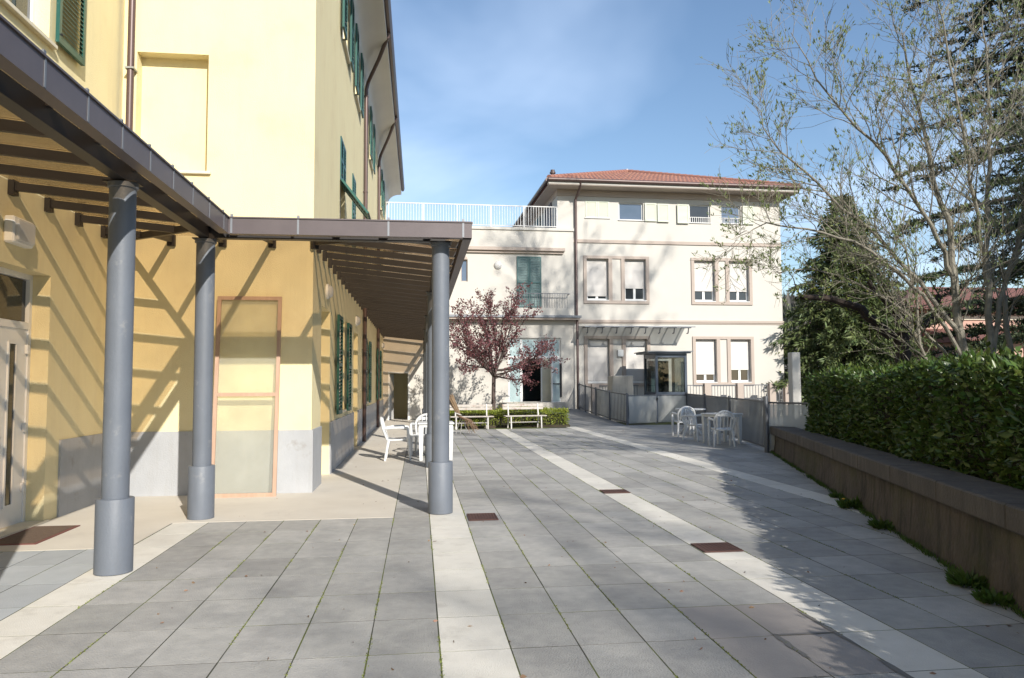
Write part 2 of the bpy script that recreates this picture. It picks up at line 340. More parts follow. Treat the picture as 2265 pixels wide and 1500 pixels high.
GRATES = [(2.49, 2.87, 6.62), (2.49, 2.87, 10.2), (2.49, 2.87, 13.9), (2.49, 2.87, 17.7)]
for x0, x1, ya, yb in ((-2.66, -2.28, .6, 8.8), (.12, .52, .6, 31.7), (2.49, 2.87, .6, 25.2), (4.99, 5.37, 8.6, 26.5)):
    sm = tile_mesh('border_slab', x1-x0, PITCHY, 'tile_cream')[1]; j = math.floor((ya-PY0)/PITCHY+.001)
    while PY0+PITCHY*(j+1) <= yb+.01:
        cy = PY0+PITCHY*(j+.5); j += 1
        inst(sm, 'border_slab', pave, ((x0+x1)/2, cy, rnd.uniform(-.0002, .0006)), rnd.uniform(-.002, .002))
def grate(x0, x1, y0, y1, label):
    t = thing('drain_grate', label, 'drain', ((x0+x1)/2, (y0+y1)/2, .003), group=None)
    MB().box(x0, x1, y0, y1, .0035, .006).obj('base_plate', 'rusty_iron', t)
    f = MB()
    for a, b, c, d in ((x0, x1, y0, y0+.012), (x0, x1, y1-.012, y1), (x0, x0+.012, y0+.012, y1-.012), (x1-.012, x1, y0+.012, y1-.012)): f.box(a, b, c, d, .006, .0125)
    f.obj('frame', 'rusty_iron', t)
    n = 9; s = (x1-x0-.03)/n
    for i in range(n): MB().box(x0+.015+s*i+.005, x0+.015+s*(i+1)-.005, y0+.014, y1-.014, .006, .0105).obj('bar', 'rusty_iron', t)
grate(.545, .87, 8.30, 8.72, 'rusty drain grate in grey tiles beside the white border slabs and column')
grate(2.50, 2.86, 6.45, 6.80, 'rusty drain cover in white border strip at the edge of the hedge shadow')
grate(2.50, 2.86, 10.05, 10.36, 'rusty drain cover in sunlit white border strip, next grate beyond the shadow edge')

# ------------------------------------------------------------------ yellow building
XA, YF, XS = -4.1, 10.8, -1.49
FA = Frame((XA, 0, 0), (0, 1, 0), (1, 0, 0)); FF = Frame((0, YF, 0), (1, 0, 0), (0, -1, 0)); FS = Frame((XS, 0, 0), (0, 1, 0), (1, 0, 0))
yb = thing('yellow_building', 'tall yellow plastered building with green louvred shutters behind the glass canopy', 'building', (-4.1, 10.8, 0))
ZT = 9.75; YE = 34.2
hA = [(7.72, 8.93, 0, 2.73, .26), (7.35, 8.72, 5.32, 7.3, .2)]
hF = [(-3.92, -2.96, 4.48, 6.16, .2)]
hS = [(11.75, 12.9, 0, 2.72, .3), (17.45, 18.65, 0, 2.72, .3), (14.25, 15.35, 1.0, 2.74), (20.9, 22.0, 1.0, 2.74), (27.0, 28.1, 1.0, 2.74)]
R1 = [(14.25, 15.2), (16.8, 17.6), (28.2, 29.2)]; R2 = [(14.55, 15.45), (17.35, 18.25), (22.45, 23.35), (29.0, 29.9)]
hS += [(a, b, 4.55, 6.2) for a, b in R1] + [(a, b, 8.2, 9.6) for a, b in R2]
wl = MB(); wl.holed(FA, -6, YF, 0, ZT, hA); wl.holed(FF, XA, XS, 0, ZT, hF); wl.holed(FS, YF, YE, 0, ZT, hS)
wl.quad((XA, -6, 0), (-14, -6, 0), (-14, -6, ZT), (XA, -6, ZT)); wl.quad((XS, YE, 0), (-14, YE, 0), (-14, YE, ZT), (XS, YE, ZT)); wl.quad((-14, -6, 0), (-14, YE, 0), (-14, YE, ZT), (-14, -6, ZT))
wl.quad(FF(-3.92, -.2, 4.48), FF(-2.96, -.2, 4.48), FF(-2.96, -.2, 6.16), FF(-3.92, -.2, 6.16))
wl.quad(FS(11.75, -.3, 0), FS(12.9, -.3, 0), FS(12.9, -.3, 2.72), FS(11.75, -.3, 2.72)); wl.quad(FS(17.45, -.3, 0), FS(18.65, -.3, 0), FS(18.65, -.3, 2.72), FS(17.45, -.3, 2.72))
wl.obj('wall', 'yellow_plaster', yb)
pl = MB()
for a, b in ((9.24, 10.775),): pl.box(a, b, .0, .022, 0, .88, FA)
pl.box(XA+.023, XS+.024, 0, .024, 0, .87, FF)
for a, b in ((YF, 11.75), (12.9, 17.45), (18.65, 31.95)): pl.box(a, b, 0, .022, 0, .87, FS)
pl.obj('plinth', 'plinth_grey', yb)
MB().box(-3.97, -2.9, -.19, .05, 4.44, 4.482, FF).obj('window_sill', 'sill_stone', yb, bevel=.006)
# white door in wall A
dr = MB(); dr.box(7.76, 8.89, -.24, -.2, 0.02, 2.12, FA); dob = dr.obj('door', 'white_pvc', yb, bevel=.004)
fr_ = MB()
for a, b, c, d in ((7.72, 7.78, 0, 2.73), (8.87, 8.93, 0, 2.73), (7.78, 8.87, 2.67, 2.73), (7.78, 8.87, 2.12, 2.2)): fr_.box(a, b, -.26, -.185, c, d, FA)
fr_.obj('door_frame', 'white_pvc', dob, bevel=.004)
MB().box(7.79, 8.86, -.235, -.225, 2.21, 2.66, FA).obj('pane', 'dark_glass', dob)
MB().box(8.5, 8.63, -.2, -.197, .25, 1.95, FA).obj('pane', 'dark_glass', dob)
gf = MB()
for a, b, c, d in ((8.475, 8.5, .225, 1.975), (8.63, 8.655, .225, 1.975), (8.5, 8.63, 1.95, 1.975), (8.5, 8.63, .225, .25)): gf.box(a, b, -.201, -.185, c, d, FA)
gf.obj('pane_bead', 'white_pvc', dob)
for z in (.35, 1.0, 1.85): MB().box(8.82, 8.875, -.2, -.165, z, z+.1, FA).obj('hinge', 'white_pvc', dob, bevel=.006)
hd = MB(); hd.box(8.10, 8.15, -.2, -.19, .98, 1.14, FA); hd.tube([FA(8.125, -.2, 1.07), FA(8.125, -.145, 1.07), FA(8.24, -.14, 1.07)], .011, 8); hd.obj('handle', 'black_plastic', dob, smooth=True)
MB().box(7.6, 9.0, -.26, .03, 0.005, .022, FA).obj('threshold', 'sill_stone', yb)
# shutters
slat_cache = {}
def shutter(fr, u0, u1, z0, z1, n0, parent, material='green_paint', nsl=None, tilt=.02, flap=False):
    th = .042; st = .06; mb = MB()
    for a, b, c, d in ((u0, u0+st, z0, z1), (u1-st, u1, z0, z1), (u0+st, u1-st, z0, z0+st*1.3), (u0+st, u1-st, z1-st, z1), (u0+st, u1-st, (z0+z1)/2-.035, (z0+z1)/2+.035)): mb.box(a, b, n0, n0+th, c, d, fr)
    so = mb.obj('shutter', material, parent, bevel=.003)
    h = z1-z0; nsl = nsl or int((h-.2)/.062)
    key = (round(u1-u0, 3), fr.N.x, fr.N.y, material)
    if key not in slat_cache:
        s = MB(); hu = (u1-u0)/2-st
        for k in (0,):
            a = Frame((0, 0, 0), fr.U, fr.N)
            s.hexa([a(-hu, -.018, .012), a(hu, -.018, .012), a(hu, -.018, .022), a(-hu, -.018, .022)], [a(-hu, .018, -.022), a(hu, .018, -.022), a(hu, .018, -.012), a(-hu, .018, -.012)])
        me = s.mesh('slat'); me.materials.append(MATS[material]); slat_cache[key] = me
    zs = np.linspace(z0+st*1.3+.03, z1-st-.03, nsl)
    for z in zs:
        if abs(z-(z0+z1)/2) < .05: continue
        inst(slat_cache[key], 'slat', so, fr((u0+u1)/2, n0+th/2, z))
    MB().tube([fr(u0+.03, n0+th, z0+.1), fr(u0+.03, n0+th+.03, z0+.09)], .012, 6).obj('shutter_catch', 'black_plastic', so)
    return so
def pane(fr, u0, u1, z0, z1, n, parent, glass='dark_glass', fm='white_pvc', mull=True, fw=.06):
    f = MB()
    L_ = [(u0, u0+fw, z0, z1), (u1-fw, u1, z0, z1), (u0+fw, u1-fw, z0, z0+fw), (u0+fw, u1-fw, z1-fw, z1)]
    if mull: L_.append(((u0+u1)/2-fw*.7, (u0+u1)/2+fw*.7, z0+fw, z1-fw))
    for a, b, c, d in L_: f.box(a, b, n-.03, n+.02, c, d, fr)
    wo = f.obj('window', fm, parent)
    um = (u0+u1)/2
    for a, b in (((u0+fw, um-fw*.7), (um+fw*.7, u1-fw)) if mull else ((u0+fw, u1-fw),)):
        MB().box(a, b, n-.02, n-.008, z0+fw, z1-fw, fr).obj('pane', glass, wo)
    return wo
pane(FA, 7.35, 8.72, 5.32, 7.3, -.17, yb)
MB().box(7.25, 8.8, -.17, .06, 5.27, 5.32, FA).obj('window_sill', 'sill_stone', yb, bevel=.006)
shutter(FA, 8.78, 9.44, 5.36, 7.3, .035, yb, nsl=34)
for u0, u1, z0, z1 in [h[:4] for h in hS[2:5]]:
    pane(FS, u0, u1, z0, z1, -.1, yb); wsl = .62
    shutter(FS, u0-.7, u0-.04, z0-.03, z1, .045, yb); shutter(FS, u1+.04, u1+.7, z0-.03, z1, .045, yb)
    MB().box(u0-.05, u1+.05, -.1, .05, z0-.04, z0, FS).obj('window_sill', 'sill_stone', yb)
for u0, u1 in R2:
    pane(FS, u0, u1, 8.2, 9.6, -.1, yb)
    shutter(FS, u0-.6, u0-.03, 8.18, 9.62, .05, yb, nsl=16); shutter(FS, u1+.03, u1+.6, 8.18, 9.62, .05, yb, nsl=16)
    MB().box(u0-.06, u1+.06, -.1, .06, 8.14, 8.2, FS).obj('window_sill', 'sill_stone', yb)
for i, (u0, u1) in enumerate(R1):
    um = (u0+u1)/2
    for a, b in ((u0, um-.004), (um+.004, u1)):
        shutter(FS, a, b, 5.36 if i != 1 else 4.55, 6.2, -.02, yb, nsl=12 if i != 1 else 22)
    if i != 1:     # lower leaves propped open at the bottom
        ang = R(38); c, s_ = math.cos(ang), math.sin(ang); hgt = .8
        for a, b in ((u0, um-.004), (um+.004, u1)):
            f = MB()
            def P(u, t, k): return FS(u, .02+t*s_+k*c, 5.35-t*c+k*s_)
            def slab(ua, ub, ta, tb, th=.04):
                f.hexa([P(ua, ta, 0), P(ub, ta, 0), P(ub, tb, 0), P(ua, tb, 0)], [P(ua, ta, th), P(ub, ta, th), P(ub, tb, th), P(ua, tb, th)])
            slab(a, a+.05, 0, hgt); slab(b-.05, b, 0, hgt); slab(a+.05, b-.05, 0, .06); slab(a+.05, b-.05, hgt-.06, hgt)
            fo = f.obj('shutter_flap', 'green_paint', yb)
            for k in range(9):
                g = MB(); t = .08+k*.077
                g.hexa([P(a+.05, t, .005), P(b-.05, t, .005), P(b-.05, t+.06, .03), P(a+.05, t+.06, .03)], [P(a+.05, t, .013), P(b-.05, t, .013), P(b-.05, t+.06, .038), P(a+.05, t+.06, .038)])
                g.obj('slat', 'green_paint', fo)
    pane(FS, u0, u1, 4.55, 6.2, -.1, yb)
# eaves: coved soffit, gutter, roof
cv = [(XS, 9.6)] + [(XS+.07+.5*(1-math.cos(R(a))), 9.7+.42*math.sin(R(a))) for a in range(0, 91, 10)] + [(-.82, 10.14), (-.82, 10.36), (-14, 10.36)]
def extr(prof, y0, y1, name, material, parent, smooth=True):
    mb = MB(); k = len(prof); mb.add([(x, y0, z) for x, z in prof]+[(x, y1, z) for x, z in prof], [(i, i+1, k+i+1, k+i) for i in range(k-1)] + [tuple(range(k)), tuple(range(k, 2*k))[::-1]]); return mb.obj(name, material, parent, smooth)
extr(cv, YF-.75, YE, 'eaves_cove', 'soffit_paint', yb)
extr([(-.83, 10.37), (-.8, 10.3), (-.73, 10.3), (-.69, 10.36), (-.68, 10.46), (-.72, 10.48), (-.9, 10.5), (-14, 12.8), (-14, 10.37)], YF-.8, YE+.05, 'gutter', 'brown_metal', yb)
extr([(XA-9.9, 9.76), (XA+.1, 9.76), (XA+.75, 10.3), (XA+.75, 10.4), (XA-9.9, 12.4)], -6.7, YF-.76, 'eaves_cove', 'soffit_paint', yb, False)
def downpipe(yy, ytop, low=0.):
    p = MB(); p.tube([(-.78, ytop, 10.32), (-.8, ytop, 10.2), (-1.05, (ytop+yy)/2, 9.95), (-1.37, yy, 9.62), (-1.42, yy, 9.4), (-1.42, yy, 5), (-1.42, yy, low+.01)], .05, 10)
    po = p.obj('downpipe', 'brown_metal', yb, smooth=True)
    for z in (9.2, 6.6, 4.2, 2.4, .5):
        MB().box(yy-.055, yy+.055, .0, .125, z, z+.02, FS).obj('pipe_clamp', 'brown_metal', po)
downpipe(20.05, 18.6); downpipe(26.6, 24.6)
cp = MB().tube([(XA+.13, YF-.09, 9.7), (XA+.13, YF-.09, 3.6)], .048, 10).obj('downpipe', 'brown_metal', yb, smooth=True)
for z in (5.86, 8.2): MB().box(XA+.07, XA+.19, YF-.15, YF, z, z+.025).obj('pipe_clamp', 'zinc', cp)

# wall lamps
def bulkhead(y, z, label):
    t = thing('wall_lamp', label, 'lamp', (XS, y, z), group='oval lamps on the yellow wall')
    MB().lathe([(.10, 0), (.125, .0), (.125, .035), (.11, .04)], (XS, y, z), 20, 'x').obj('base', 'white_pvc', t, smooth=True)
    MB().lathe([(.108, .04), (.10, .07), (.07, .1), (.02, .11)], (XS, y, z), 20, 'x').obj('diffuser', 'lamp_glass', t, smooth=True)
bulkhead(12.35, 3.0, 'round white wall lamp above the first yellow doorway under the canopy')
bulkhead(18.05, 3.0, 'round white wall lamp above the second yellow doorway under the canopy')
bulkhead(30.6, 3.05, 'round white wall lamp beside the door at the end of the covered walk')
el = thing('emergency_light', 'square white box light fixed to yellow wall above the white door', 'lamp', (XA, 8.1, 2.9))
MB().box(7.93, 8.33, 0, .1, 2.93, 3.2, FA).obj('housing', 'white_pvc', el, bevel=.015)
MB().box(7.96, 8.30, .101, .13, 2.955, 3.175, FA).obj('diffuser', 'lamp_glass', el, bevel=.012)
# door mat
dm = thing('door_mat', 'worn brown fibre door mat with reddish rim in front of the white door', 'mat', (-3.85, 8.15, .004))
MB().box(-4.02, -3.62, 7.72, 8.6, .0045, .016).obj('fibre_pad', 'mat_fibre', dm)
rim = MB()
for a in ((-4.05, -4.02, 7.69, 8.63), (-3.62, -3.59, 7.69, 8.63), (-4.02, -3.62, 7.69, 7.72), (-4.02, -3.62, 8.6, 8.63)): rim.box(*a, .0045, .013)
rim.obj('rim', 'mat_rim', dm)
# wooden screen leaning on the front wall
ps = thing('framed_screen', 'pine wood frame with milky plastic sheet leaning on the yellow front wall', 'screen', (-2.3, 10.45, .004))
def SP(x, t, k): return (x, 10.5+.245*t/2.72+k, .004+t)
sc = MB()
def rail(x0, x1, t0, t1, k=.03):
    MB().hexa([SP(x0, t0, -k), SP(x1, t0, -k), SP(x1, t0, 0), SP(x0, t0, 0)], [SP(x0, t1, -k), SP(x1, t1, -k), SP(x1, t1, 0), SP(x0, t1, 0)]).obj('rail', 'pine_wood', ps)
rail(-2.76, -2.71, 0, 2.72); rail(-1.95, -1.9, 0, 2.72); rail(-2.71, -1.95, 0, .05); rail(-2.71, -1.95, 2.67, 2.72); rail(-2.71, -1.95, 1.34, 1.39)
MB().hexa([SP(-2.75, .01, .001), SP(-1.91, .01, .001), SP(-1.91, .01, .007), SP(-2.75, .01, .007)], [SP(-2.75, 2.7, .001), SP(-1.91, 2.7, .001), SP(-1.91, 2.7, .007), SP(-2.75, 2.7, .007)]).obj('plastic_sheet', 'poly_sheet', ps)

# ------------------------------------------------------------------ glass canopy
cn = thing('glass_canopy', 'dark steel canopy with tinted glass roof on round grey columns', 'canopy', (-2.44, 8.9, 0))
zL = lambda x: 3.57-(x-XA)*.103; zF = lambda y: 3.57-(YF-y)*.0945; zR = lambda x: 3.57-(x-XS)*.103
GX, GY, GR = -2.18, 8.63, .52                       # gutter centre lines
vX = lambda y: XA+(YF-y)/(YF-GY)*(GX-XA); vY = lambda x: YF-(x-XA)/(GX-XA)*(YF-GY)
hX = lambda y: XS+(YF-y)/(YF-GY)*(GR-XS); hY = lambda x: YF-(x-XS)/(GR-XS)*(YF-GY)
def column(x, y):
    c = MB(); c.lathe([(.103, 0), (.103, 3.12), (.118, 3.125), (.118, 3.163)], (x, y, .006), 28); co = c.obj('column', 'column_paint', cn, smooth=True)
    MB().lathe([(.143, .006), (.143, .585), (.139, .592), (.105, .593)], (x, y, 0), 32).obj('base_sleeve', 'column_paint', co, smooth=True)
    MB().box(x-.13, x+.13, y-.09, y+.09, 3.169, 3.181).obj('head_plate', 'rafter_paint', co)
for y in (1.55, 4.02, 6.49, 8.93): column(-2.44, y)
for y in (8.88, 13.72, 18.5, 23.3, 28.1): column(.25, y)
def bm_(p, q, name='beam', w_=.11, h_=.13, material='rafter_paint'): return MB().beam(p, q, w_, h_).obj(name, material, cn)
bm_((-2.44, .3, 3.247), (-2.44, 8.95, 3.247)); bm_((-2.39, 8.9, 3.245), (.2, 8.9, 3.245)); bm_((.25, 8.85, 3.247), (.25, 31.9, 3.247))
RW, RH = .05, .085
def rafter(p, q, bracket=True):
    d = Vector((0, 0, -RH/2-.012)); o = MB().beam(Vector(p)+d, Vector(q)+d, RW, RH).obj('rafter', 'rafter_paint', cn)
    if bracket: 
        p = Vector(p); e = (Vector(q)-p).normalized(); e.z = 0
        MB().beam(p+e*.003+d+Vector((0, 0, -.02)), p+e*.06+d+Vector((0, 0, -.02)), .1, .15).obj('bracket', 'rafter_paint', o)
def panel(pts):
    MB().hexa([(x, y, z) for x, y, z in pts], [(x, y, z+.012) for x, y, z in pts]).obj('glass_panel', 'canopy_glass', cn)
SPC = .74; g = .012
ys = [YF-.55-SPC*i for i in range(16)][::-1]
for y in ys:
    xe = min(GX, vX(y)) if y > GY else GX
    rafter((XA, y, zL(XA)), (xe, y, zL(xe)))
yy = ys + [YF-.01]
for a, b in zip(yy, yy[1:]):
    a += g; b -= g; cut = [GX if t <= GY else vX(t) for t in (a, b)]
    pts = [(XA+.01, a, zL(XA)), (cut[0], a, zL(cut[0]))]
    if a < GY < b: pts.append((GX, GY, zL(GX)))
    pts += [(cut[1], b, zL(cut[1])), (XA+.01, b, zL(XA))]; panel(pts)
xs = [-3.4, -2.72, -2.05, -.9, -.35, .15]
rafter((XA, YF, zL(XA)-.01), (GX+.05, GY-.05, zL(GX)-.01)); rafter((XS, YF, zR(XS)-.01), (GR, GY, zR(GR)-.01))     # valley and hip
for x in xs:
    if x < XS-.01: y0 = GY if x > GX else vY(x); rafter((x, YF, zF(YF)), (x, y0, zF(y0)))
    elif x > XS+.01: y1 = hY(x); rafter((x, y1, zF(y1)), (x, GY, zF(GY)), False)
xx = [XA+.02]+xs+[GR-.02]
for a, b in zip(xx, xx[1:]):
    a += g; b -= g; lo = lambda x: GY if x > GX else vY(x); hi = lambda x: YF-.01 if x < XS else hY(x)
    pts = [(a, lo(a), zF(lo(a)))]
    if a < GX < b: pts.append((GX, GY, zF(GY)))
    pts += [(b, lo(b), zF(lo(b))), (b, hi(b), zF(hi(b)))]
    if a < XS < b: pts.append((XS, YF-.01, zF(YF)))
    pts.append((a, hi(a), zF(hi(a)))); panel(pts)
yr = [GY+.42+.7*i for i in range(34)]
for y in yr:
    x0 = XS if y >= YF else hX(y); rafter((x0, y, zR(x0)), (GR, y, zR(GR)), y >= YF)
yy = [GY+.02]+yr
for a, b in zip(yy, yy[1:]):
    a += g; b -= g; f = lambda t: XS+.01 if t >= YF else hX(t)
    pts = [(f(a), a, zR(f(a)))]; pts.append((GR, a, zR(GR))); pts += [(GR, b, zR(GR)), (f(b), b, zR(f(b)))]
    if a < YF < b: pts.append((XS+.01, YF, zR(XS)))
    panel(pts)
# gutters
def gutter_run(p, q, side):
    """square gutter, p-q is the outer face, side points inward"""
    p, q = Vector(p), Vector(q); s = Vector(side)*.1; z0, z1 = 3.175, 3.35; t = .008; mb = MB(); sd = Vector(side)*t
    Z = lambda v, z: Vector((v.x, v.y, z))
    mb.hexa([Z(p, z0), Z(q, z0), Z(q+sd, z0), Z(p+sd, z0)], [Z(p, z1), Z(q, z1), Z(q+sd, z1), Z(p+sd, z1)])
    mb.hexa([Z(p+s-sd, z0), Z(q+s-sd, z0), Z(q+s, z0), Z(p+s, z0)], [Z(p+s-sd, z1-.04), Z(q+s-sd, z1-.04), Z(q+s, z1-.04), Z(p+s, z1-.04)])
    mb.hexa([Z(p+sd, z0), Z(q+sd, z0), Z(q+s-sd, z0), Z(p+s-sd, z0)], [Z(p+sd, z0+t), Z(q+sd, z0+t), Z(q+s-sd, z0+t), Z(p+s-sd, z0+t)])
    lip = Vector(side)*-.012
    mb.hexa([Z(p+lip, z1), Z(q+lip, z1), Z(q+sd*2, z1), Z(p+sd*2, z1)], [Z(p+lip, z1+.014), Z(q+lip, z1+.014), Z(q+sd*2, z1+.014), Z(p+sd*2, z1+.014)])
    return mb.obj('gutter', 'gutter_paint', cn)
GO = .08
g1 = gutter_run((GX+GO, .3, 0), (GX+GO, GY-GO, 0), (-1, 0, 0)); g2 = gutter_run((GX+GO, GY-GO, 0), (GR+GO, GY-GO, 0), (0, 1, 0)); g3 = gutter_run((GR+GO, GY-GO+.013, 0), (GR+GO, 31.9, 0), (-1, 0, 0))
def strap(fr, u, parent):
    MB().box(u-.011, u+.011, .001, .004, 3.18, 3.349, fr).obj('strap', 'lead_trim', parent)
    MB().box(u-.014, u+.014, -.015, -.002, 3.362, 3.395, fr).obj('clip', 'lead_trim', parent)
FG1 = Frame((GX+GO, 0, 0), (0, 1, 0), (1, 0, 0)); FG2 = Frame((0, GY-GO, 0), (1, 0, 0), (0, -1, 0)); FG3 = Frame((GR+GO, 0, 0), (0, 1, 0), (1, 0, 0))
y = 8.35
while y > 3: strap(FG1, y, g1); y -= .56
for x in (-2.07, -1.35, -.35, .5): strap(FG2, x, g2)
for i in range(20): strap(FG3, 9.2+1.1*i, g3)

# ------------------------------------------------------------------ rear buildings
t_ = R(1.2); FR = Frame((4.9, 32, 0), (math.cos(t_), math.sin(t_), 0), (math.sin(t_), -math.cos(t_), 0))
cbld = thing('cream_building', 'three storey cream building with red tiled roof and white roller shutters', 'building', FR(6.3, 0, 0))
UL, UR, ZC = 1.1, 11.5, 9.98
tops = [(2.36, 3.44, 8.78, 9.52), (3.88, 5.0, 8.72, 9.5), (7.16, 8.14, 8.68, 9.5), (8.66, 9.6, 8.68, 9.5)]
mids = [(2.38, 3.37), (4.1, 5.08), (7.32, 8.3), (8.96, 9.92)]
hR = [t+(.13,) for t in tops] + [(a, b, 5.12, 6.97, .2) for a, b in mids] + [(a, b, 1.5, 3.43, .2) for a, b in mids]
wr = MB(); wr.holed(FR, UL, UR, -.1, ZC, hR)
for a, b in (((UL, 0), (UL, -13)), ((UL, -13), (UR, -13)), ((UR, -13), (UR, 0))): wr.quad(FR(*a, -.1), FR(*b, -.1), FR(*b, ZC), FR(*a, ZC))
wr.obj('wall', 'cream_plaster', cbld)
for z0, z1, d in ((7.66, 7.8, .05), (4.1, 4.16, .03), (4.16, 4.26, .06)): MB().box(UL+.0 if z0 > 5 else 1.8, UR+.03, .002, d, z0, z1, FR).obj('string_course', 'trim_plaster', cbld)
def surround(u0, u1, v0, v1, z0, z1):
    e = .14; mb = MB()
    for a, b, c, d in ((u0-e, u0, z0-e, z1+.12), (v1, v1+e, z0-e, z1+.12), (u0, v1, z1, z1+.12), (u0, v1, z0-e, z0), (u1, u1+.16, z0, z1), (v0-.16, v0, z0, z1)): mb.box(a, b, .002, .05, c, d, FR)
    mb.obj('window_surround', 'trim_plaster', cbld)
for z0, z1 in ((5.12, 6.97), (1.5, 3.43)):
    surround(*mids[0], *mids[1], z0, z1); surround(*mids[2], *mids[3], z0, z1)
def roller(u0, u1, z0, z1, zb):
    mb = MB(); k = int((z1-zb)/.05); zz_ = np.linspace(zb, z1, k+1)
    for a, b in zip(zz_, zz_[1:]):
        mb.hexa([FR(u0+.01, -.12, a), FR(u1-.01, -.12, a), FR(u1-.01, -.15, a), FR(u0+.01, -.15, a)], [FR(u0+.01, -.14, b), FR(u1-.01, -.14, b), FR(u1-.01, -.15, b), FR(u0+.01, -.15, b)])
    mb.obj('roller_shutter', 'roller_slat', cbld)
    pane(FR, u0+.01, u1-.01, z0+.02, z1, -.18, cbld, fw=.075)
    MB().box(u0, u1, -.2, .06, z0-.02, z0+.02, FR).obj('window_sill', 'white_paint', cbld)
for (u0, u1), zb in zip(mids, (5.32, 5.68, 5.6, 5.6)): roller(u0, u1, 5.12, 6.97, zb)
for (u0, u1), zb in zip(mids, (1.6, 1.6, 1.86, 2.06)): roller(u0, u1, 1.5, 3.43, zb)
def flat_shutter(fr, u0, u1, z0, z1, n0, parent, material='pale_shutter', nm='shutter', ns=14):
    mb = MB(); e = .06
    for a, b, c, d in ((u0, u0+e, z0, z1), (u1-e, u1, z0, z1), (u0+e, u1-e, z0, z0+e), (u0+e, u1-e, z1-e, z1)): mb.box(a, b, n0, n0+.04, c, d, fr)
    so_ = mb.obj(nm, material, parent); sl_ = MB(); zz_ = np.linspace(z0+e, z1-e, ns+1)
    for a, b in zip(zz_, zz_[1:]): sl_.hexa([fr(u0+e, n0+.032, a), fr(u1-e, n0+.032, a), fr(u1-e, n0+.012, a), fr(u0+e, n0+.012, a)], [fr(u0+e, n0+.018, b-.004), fr(u1-e, n0+.018, b-.004), fr(u1-e, n0+.006, b-.004), fr(u0+e, n0+.006, b-.004)])
    stuff(sl_.obj('slats', material, so_)); return so_
um = 2.9
flat_shutter(FR, 2.36, um-.004, 8.76, 9.54, -.02, cbld); flat_shutter(FR, um+.004, 3.44, 8.76, 9.54, -.02, cbld)
flat_shutter(FR, 5.06, 5.6, 8.68, 9.5, .03, cbld); flat_shutter(FR, 5.64, 6.18, 8.66, 9.48, .05, cbld)
flat_shutter(FR, 6.56, 7.1, 8.62, 9.48, .06, cbld); flat_shutter(FR, 9.66, 10.2, 8.66, 9.5, .04, cbld)
for i, (a, b, c, d) in enumerate(tops):
    pane(FR, a, b, c, d, -.11, cbld, glass='slate_glass' if i in (1, 3) else 'dark_glass', mull=False, fw=.05)
    MB().box(a-.04, b+.04, -.1, .05, c-.03, c, FR).obj('window_sill', 'white_paint', cbld)
    if i > 1:
        r = MB(); r.box(a, b, -.03, -.01, c+.24, c+.265, FR)
        for k in range(10): u = a+(b-a)*(k+.5)/10; r.box(u-.012, u+.012, -.03, -.01, c, c+.24, FR)
        stuff(r.obj('guard_rail', 'white_paint', cbld))
# eaves and roof
OV, OF = .52, .82
MB().box(UL-OV, UR+OV, -13.5, OF, 10.0, 10.03, FR).obj('eaves_soffit', 'trim_plaster', cbld); MB().box(UL-OV-.02, UR+OV+.02, OF-.25, OF+.02, 10.032, 10.12, FR).obj('eaves_board', 'cream_plaster', cbld)
MB().box(UL-.02, UR+.02, -13, .05, 9.72, 9.995, FR).obj('cornice', 'trim_plaster', cbld)
MB().box(UL-OV+.03, UR+OV-.03, OF-.03, OF, 10.122, 10.2, FR).obj('fascia', 'brown_metal', cbld)
def half_gutter(p, q):
    p, q = Vector(p), Vector(q); return MB().tube([p, q], .085, 12).obj('gutter', 'brown_metal', cbld, smooth=True)
half_gutter(FR(UL-OV-.05, OF+.07, 10.2), FR(UR+OV+.05, OF+.07, 10.2)); half_gutter(FR(UL-OV-.07, OF, 10.2), FR(UL-OV-.07, -13.5, 10.2))
ZE, ZA = 10.23, 12.75; AP = (6.3, -6.5)
roof = MB(); corners = [(UL-OV, OF), (UR+OV, OF), (UR+OV, -13.5), (UL-OV, -13.5)]
rv = [FR(*c, ZE-.03) for c in corners]+[FR(*AP, ZA-.03)]
rf = roof.add(rv, [(0, 1, 4), (1, 2, 4), (2, 3, 4), (3, 0, 4), (0, 1, 2, 3)]).obj('roof', 'roof_tile', cbld)
tl = MB(); pit = .2; course = .36                    # barrel tiles of the front slope, course by course
def slope_pt(u, s): return FR(u, OF+(AP[1]-OF)*s, ZE+(ZA-ZE)*s)
Ls = math.hypot(AP[1]-OF, ZA-ZE); nc = int(Ls/course)
for c in range(nc):
    s0, s1 = c/nc, (c+1.12)/nc
    ul = UL-OV+(AP[0]-UL+OV)*s0; ur = UR+OV+(AP[0]-UR-OV)*s0; k = max(1, int((ur-ul)/pit))
    for i in range(k):
        u = ul+(ur-ul)*(i+.5)/k; j = rnd.uniform(-.006, .006)
        vs = []
        for s, lift in ((s0, .03), (s1, .0)):
            for a in (-.1, -.055, 0, .055, .1):
                p = slope_pt(u+a, s); p.z += lift+.07*math.cos(a/.1*math.pi/2)+j; vs.append(p)
        tl.add(vs, [(q, q+1, q+6, q+5) for q in range(4)]+[(0, 1, 2, 3, 4)])
stuff(tl.obj('roof_tiles', 'roof_tile', rf))
for a, b in ((corners[0], AP), (corners[1], AP)):       # hip ridge tiles
    pa, pb = FR(*a, ZE+.06), FR(*AP, ZA+.08); nn = 26
    for i in range(nn):
        q0 = pa.lerp(pb, i/nn); q1 = pa.lerp(pb, (i+1.1)/nn); MB().tube([q0, q1], [.125, .1], 8).obj('ridge_tile', 'roof_tile', rf)
MB().lathe([(.05, 0), (.05, .12), (.09, .14), (.03, .22)], FR(*AP, ZA), 10).obj('finial', 'white_paint', rf)
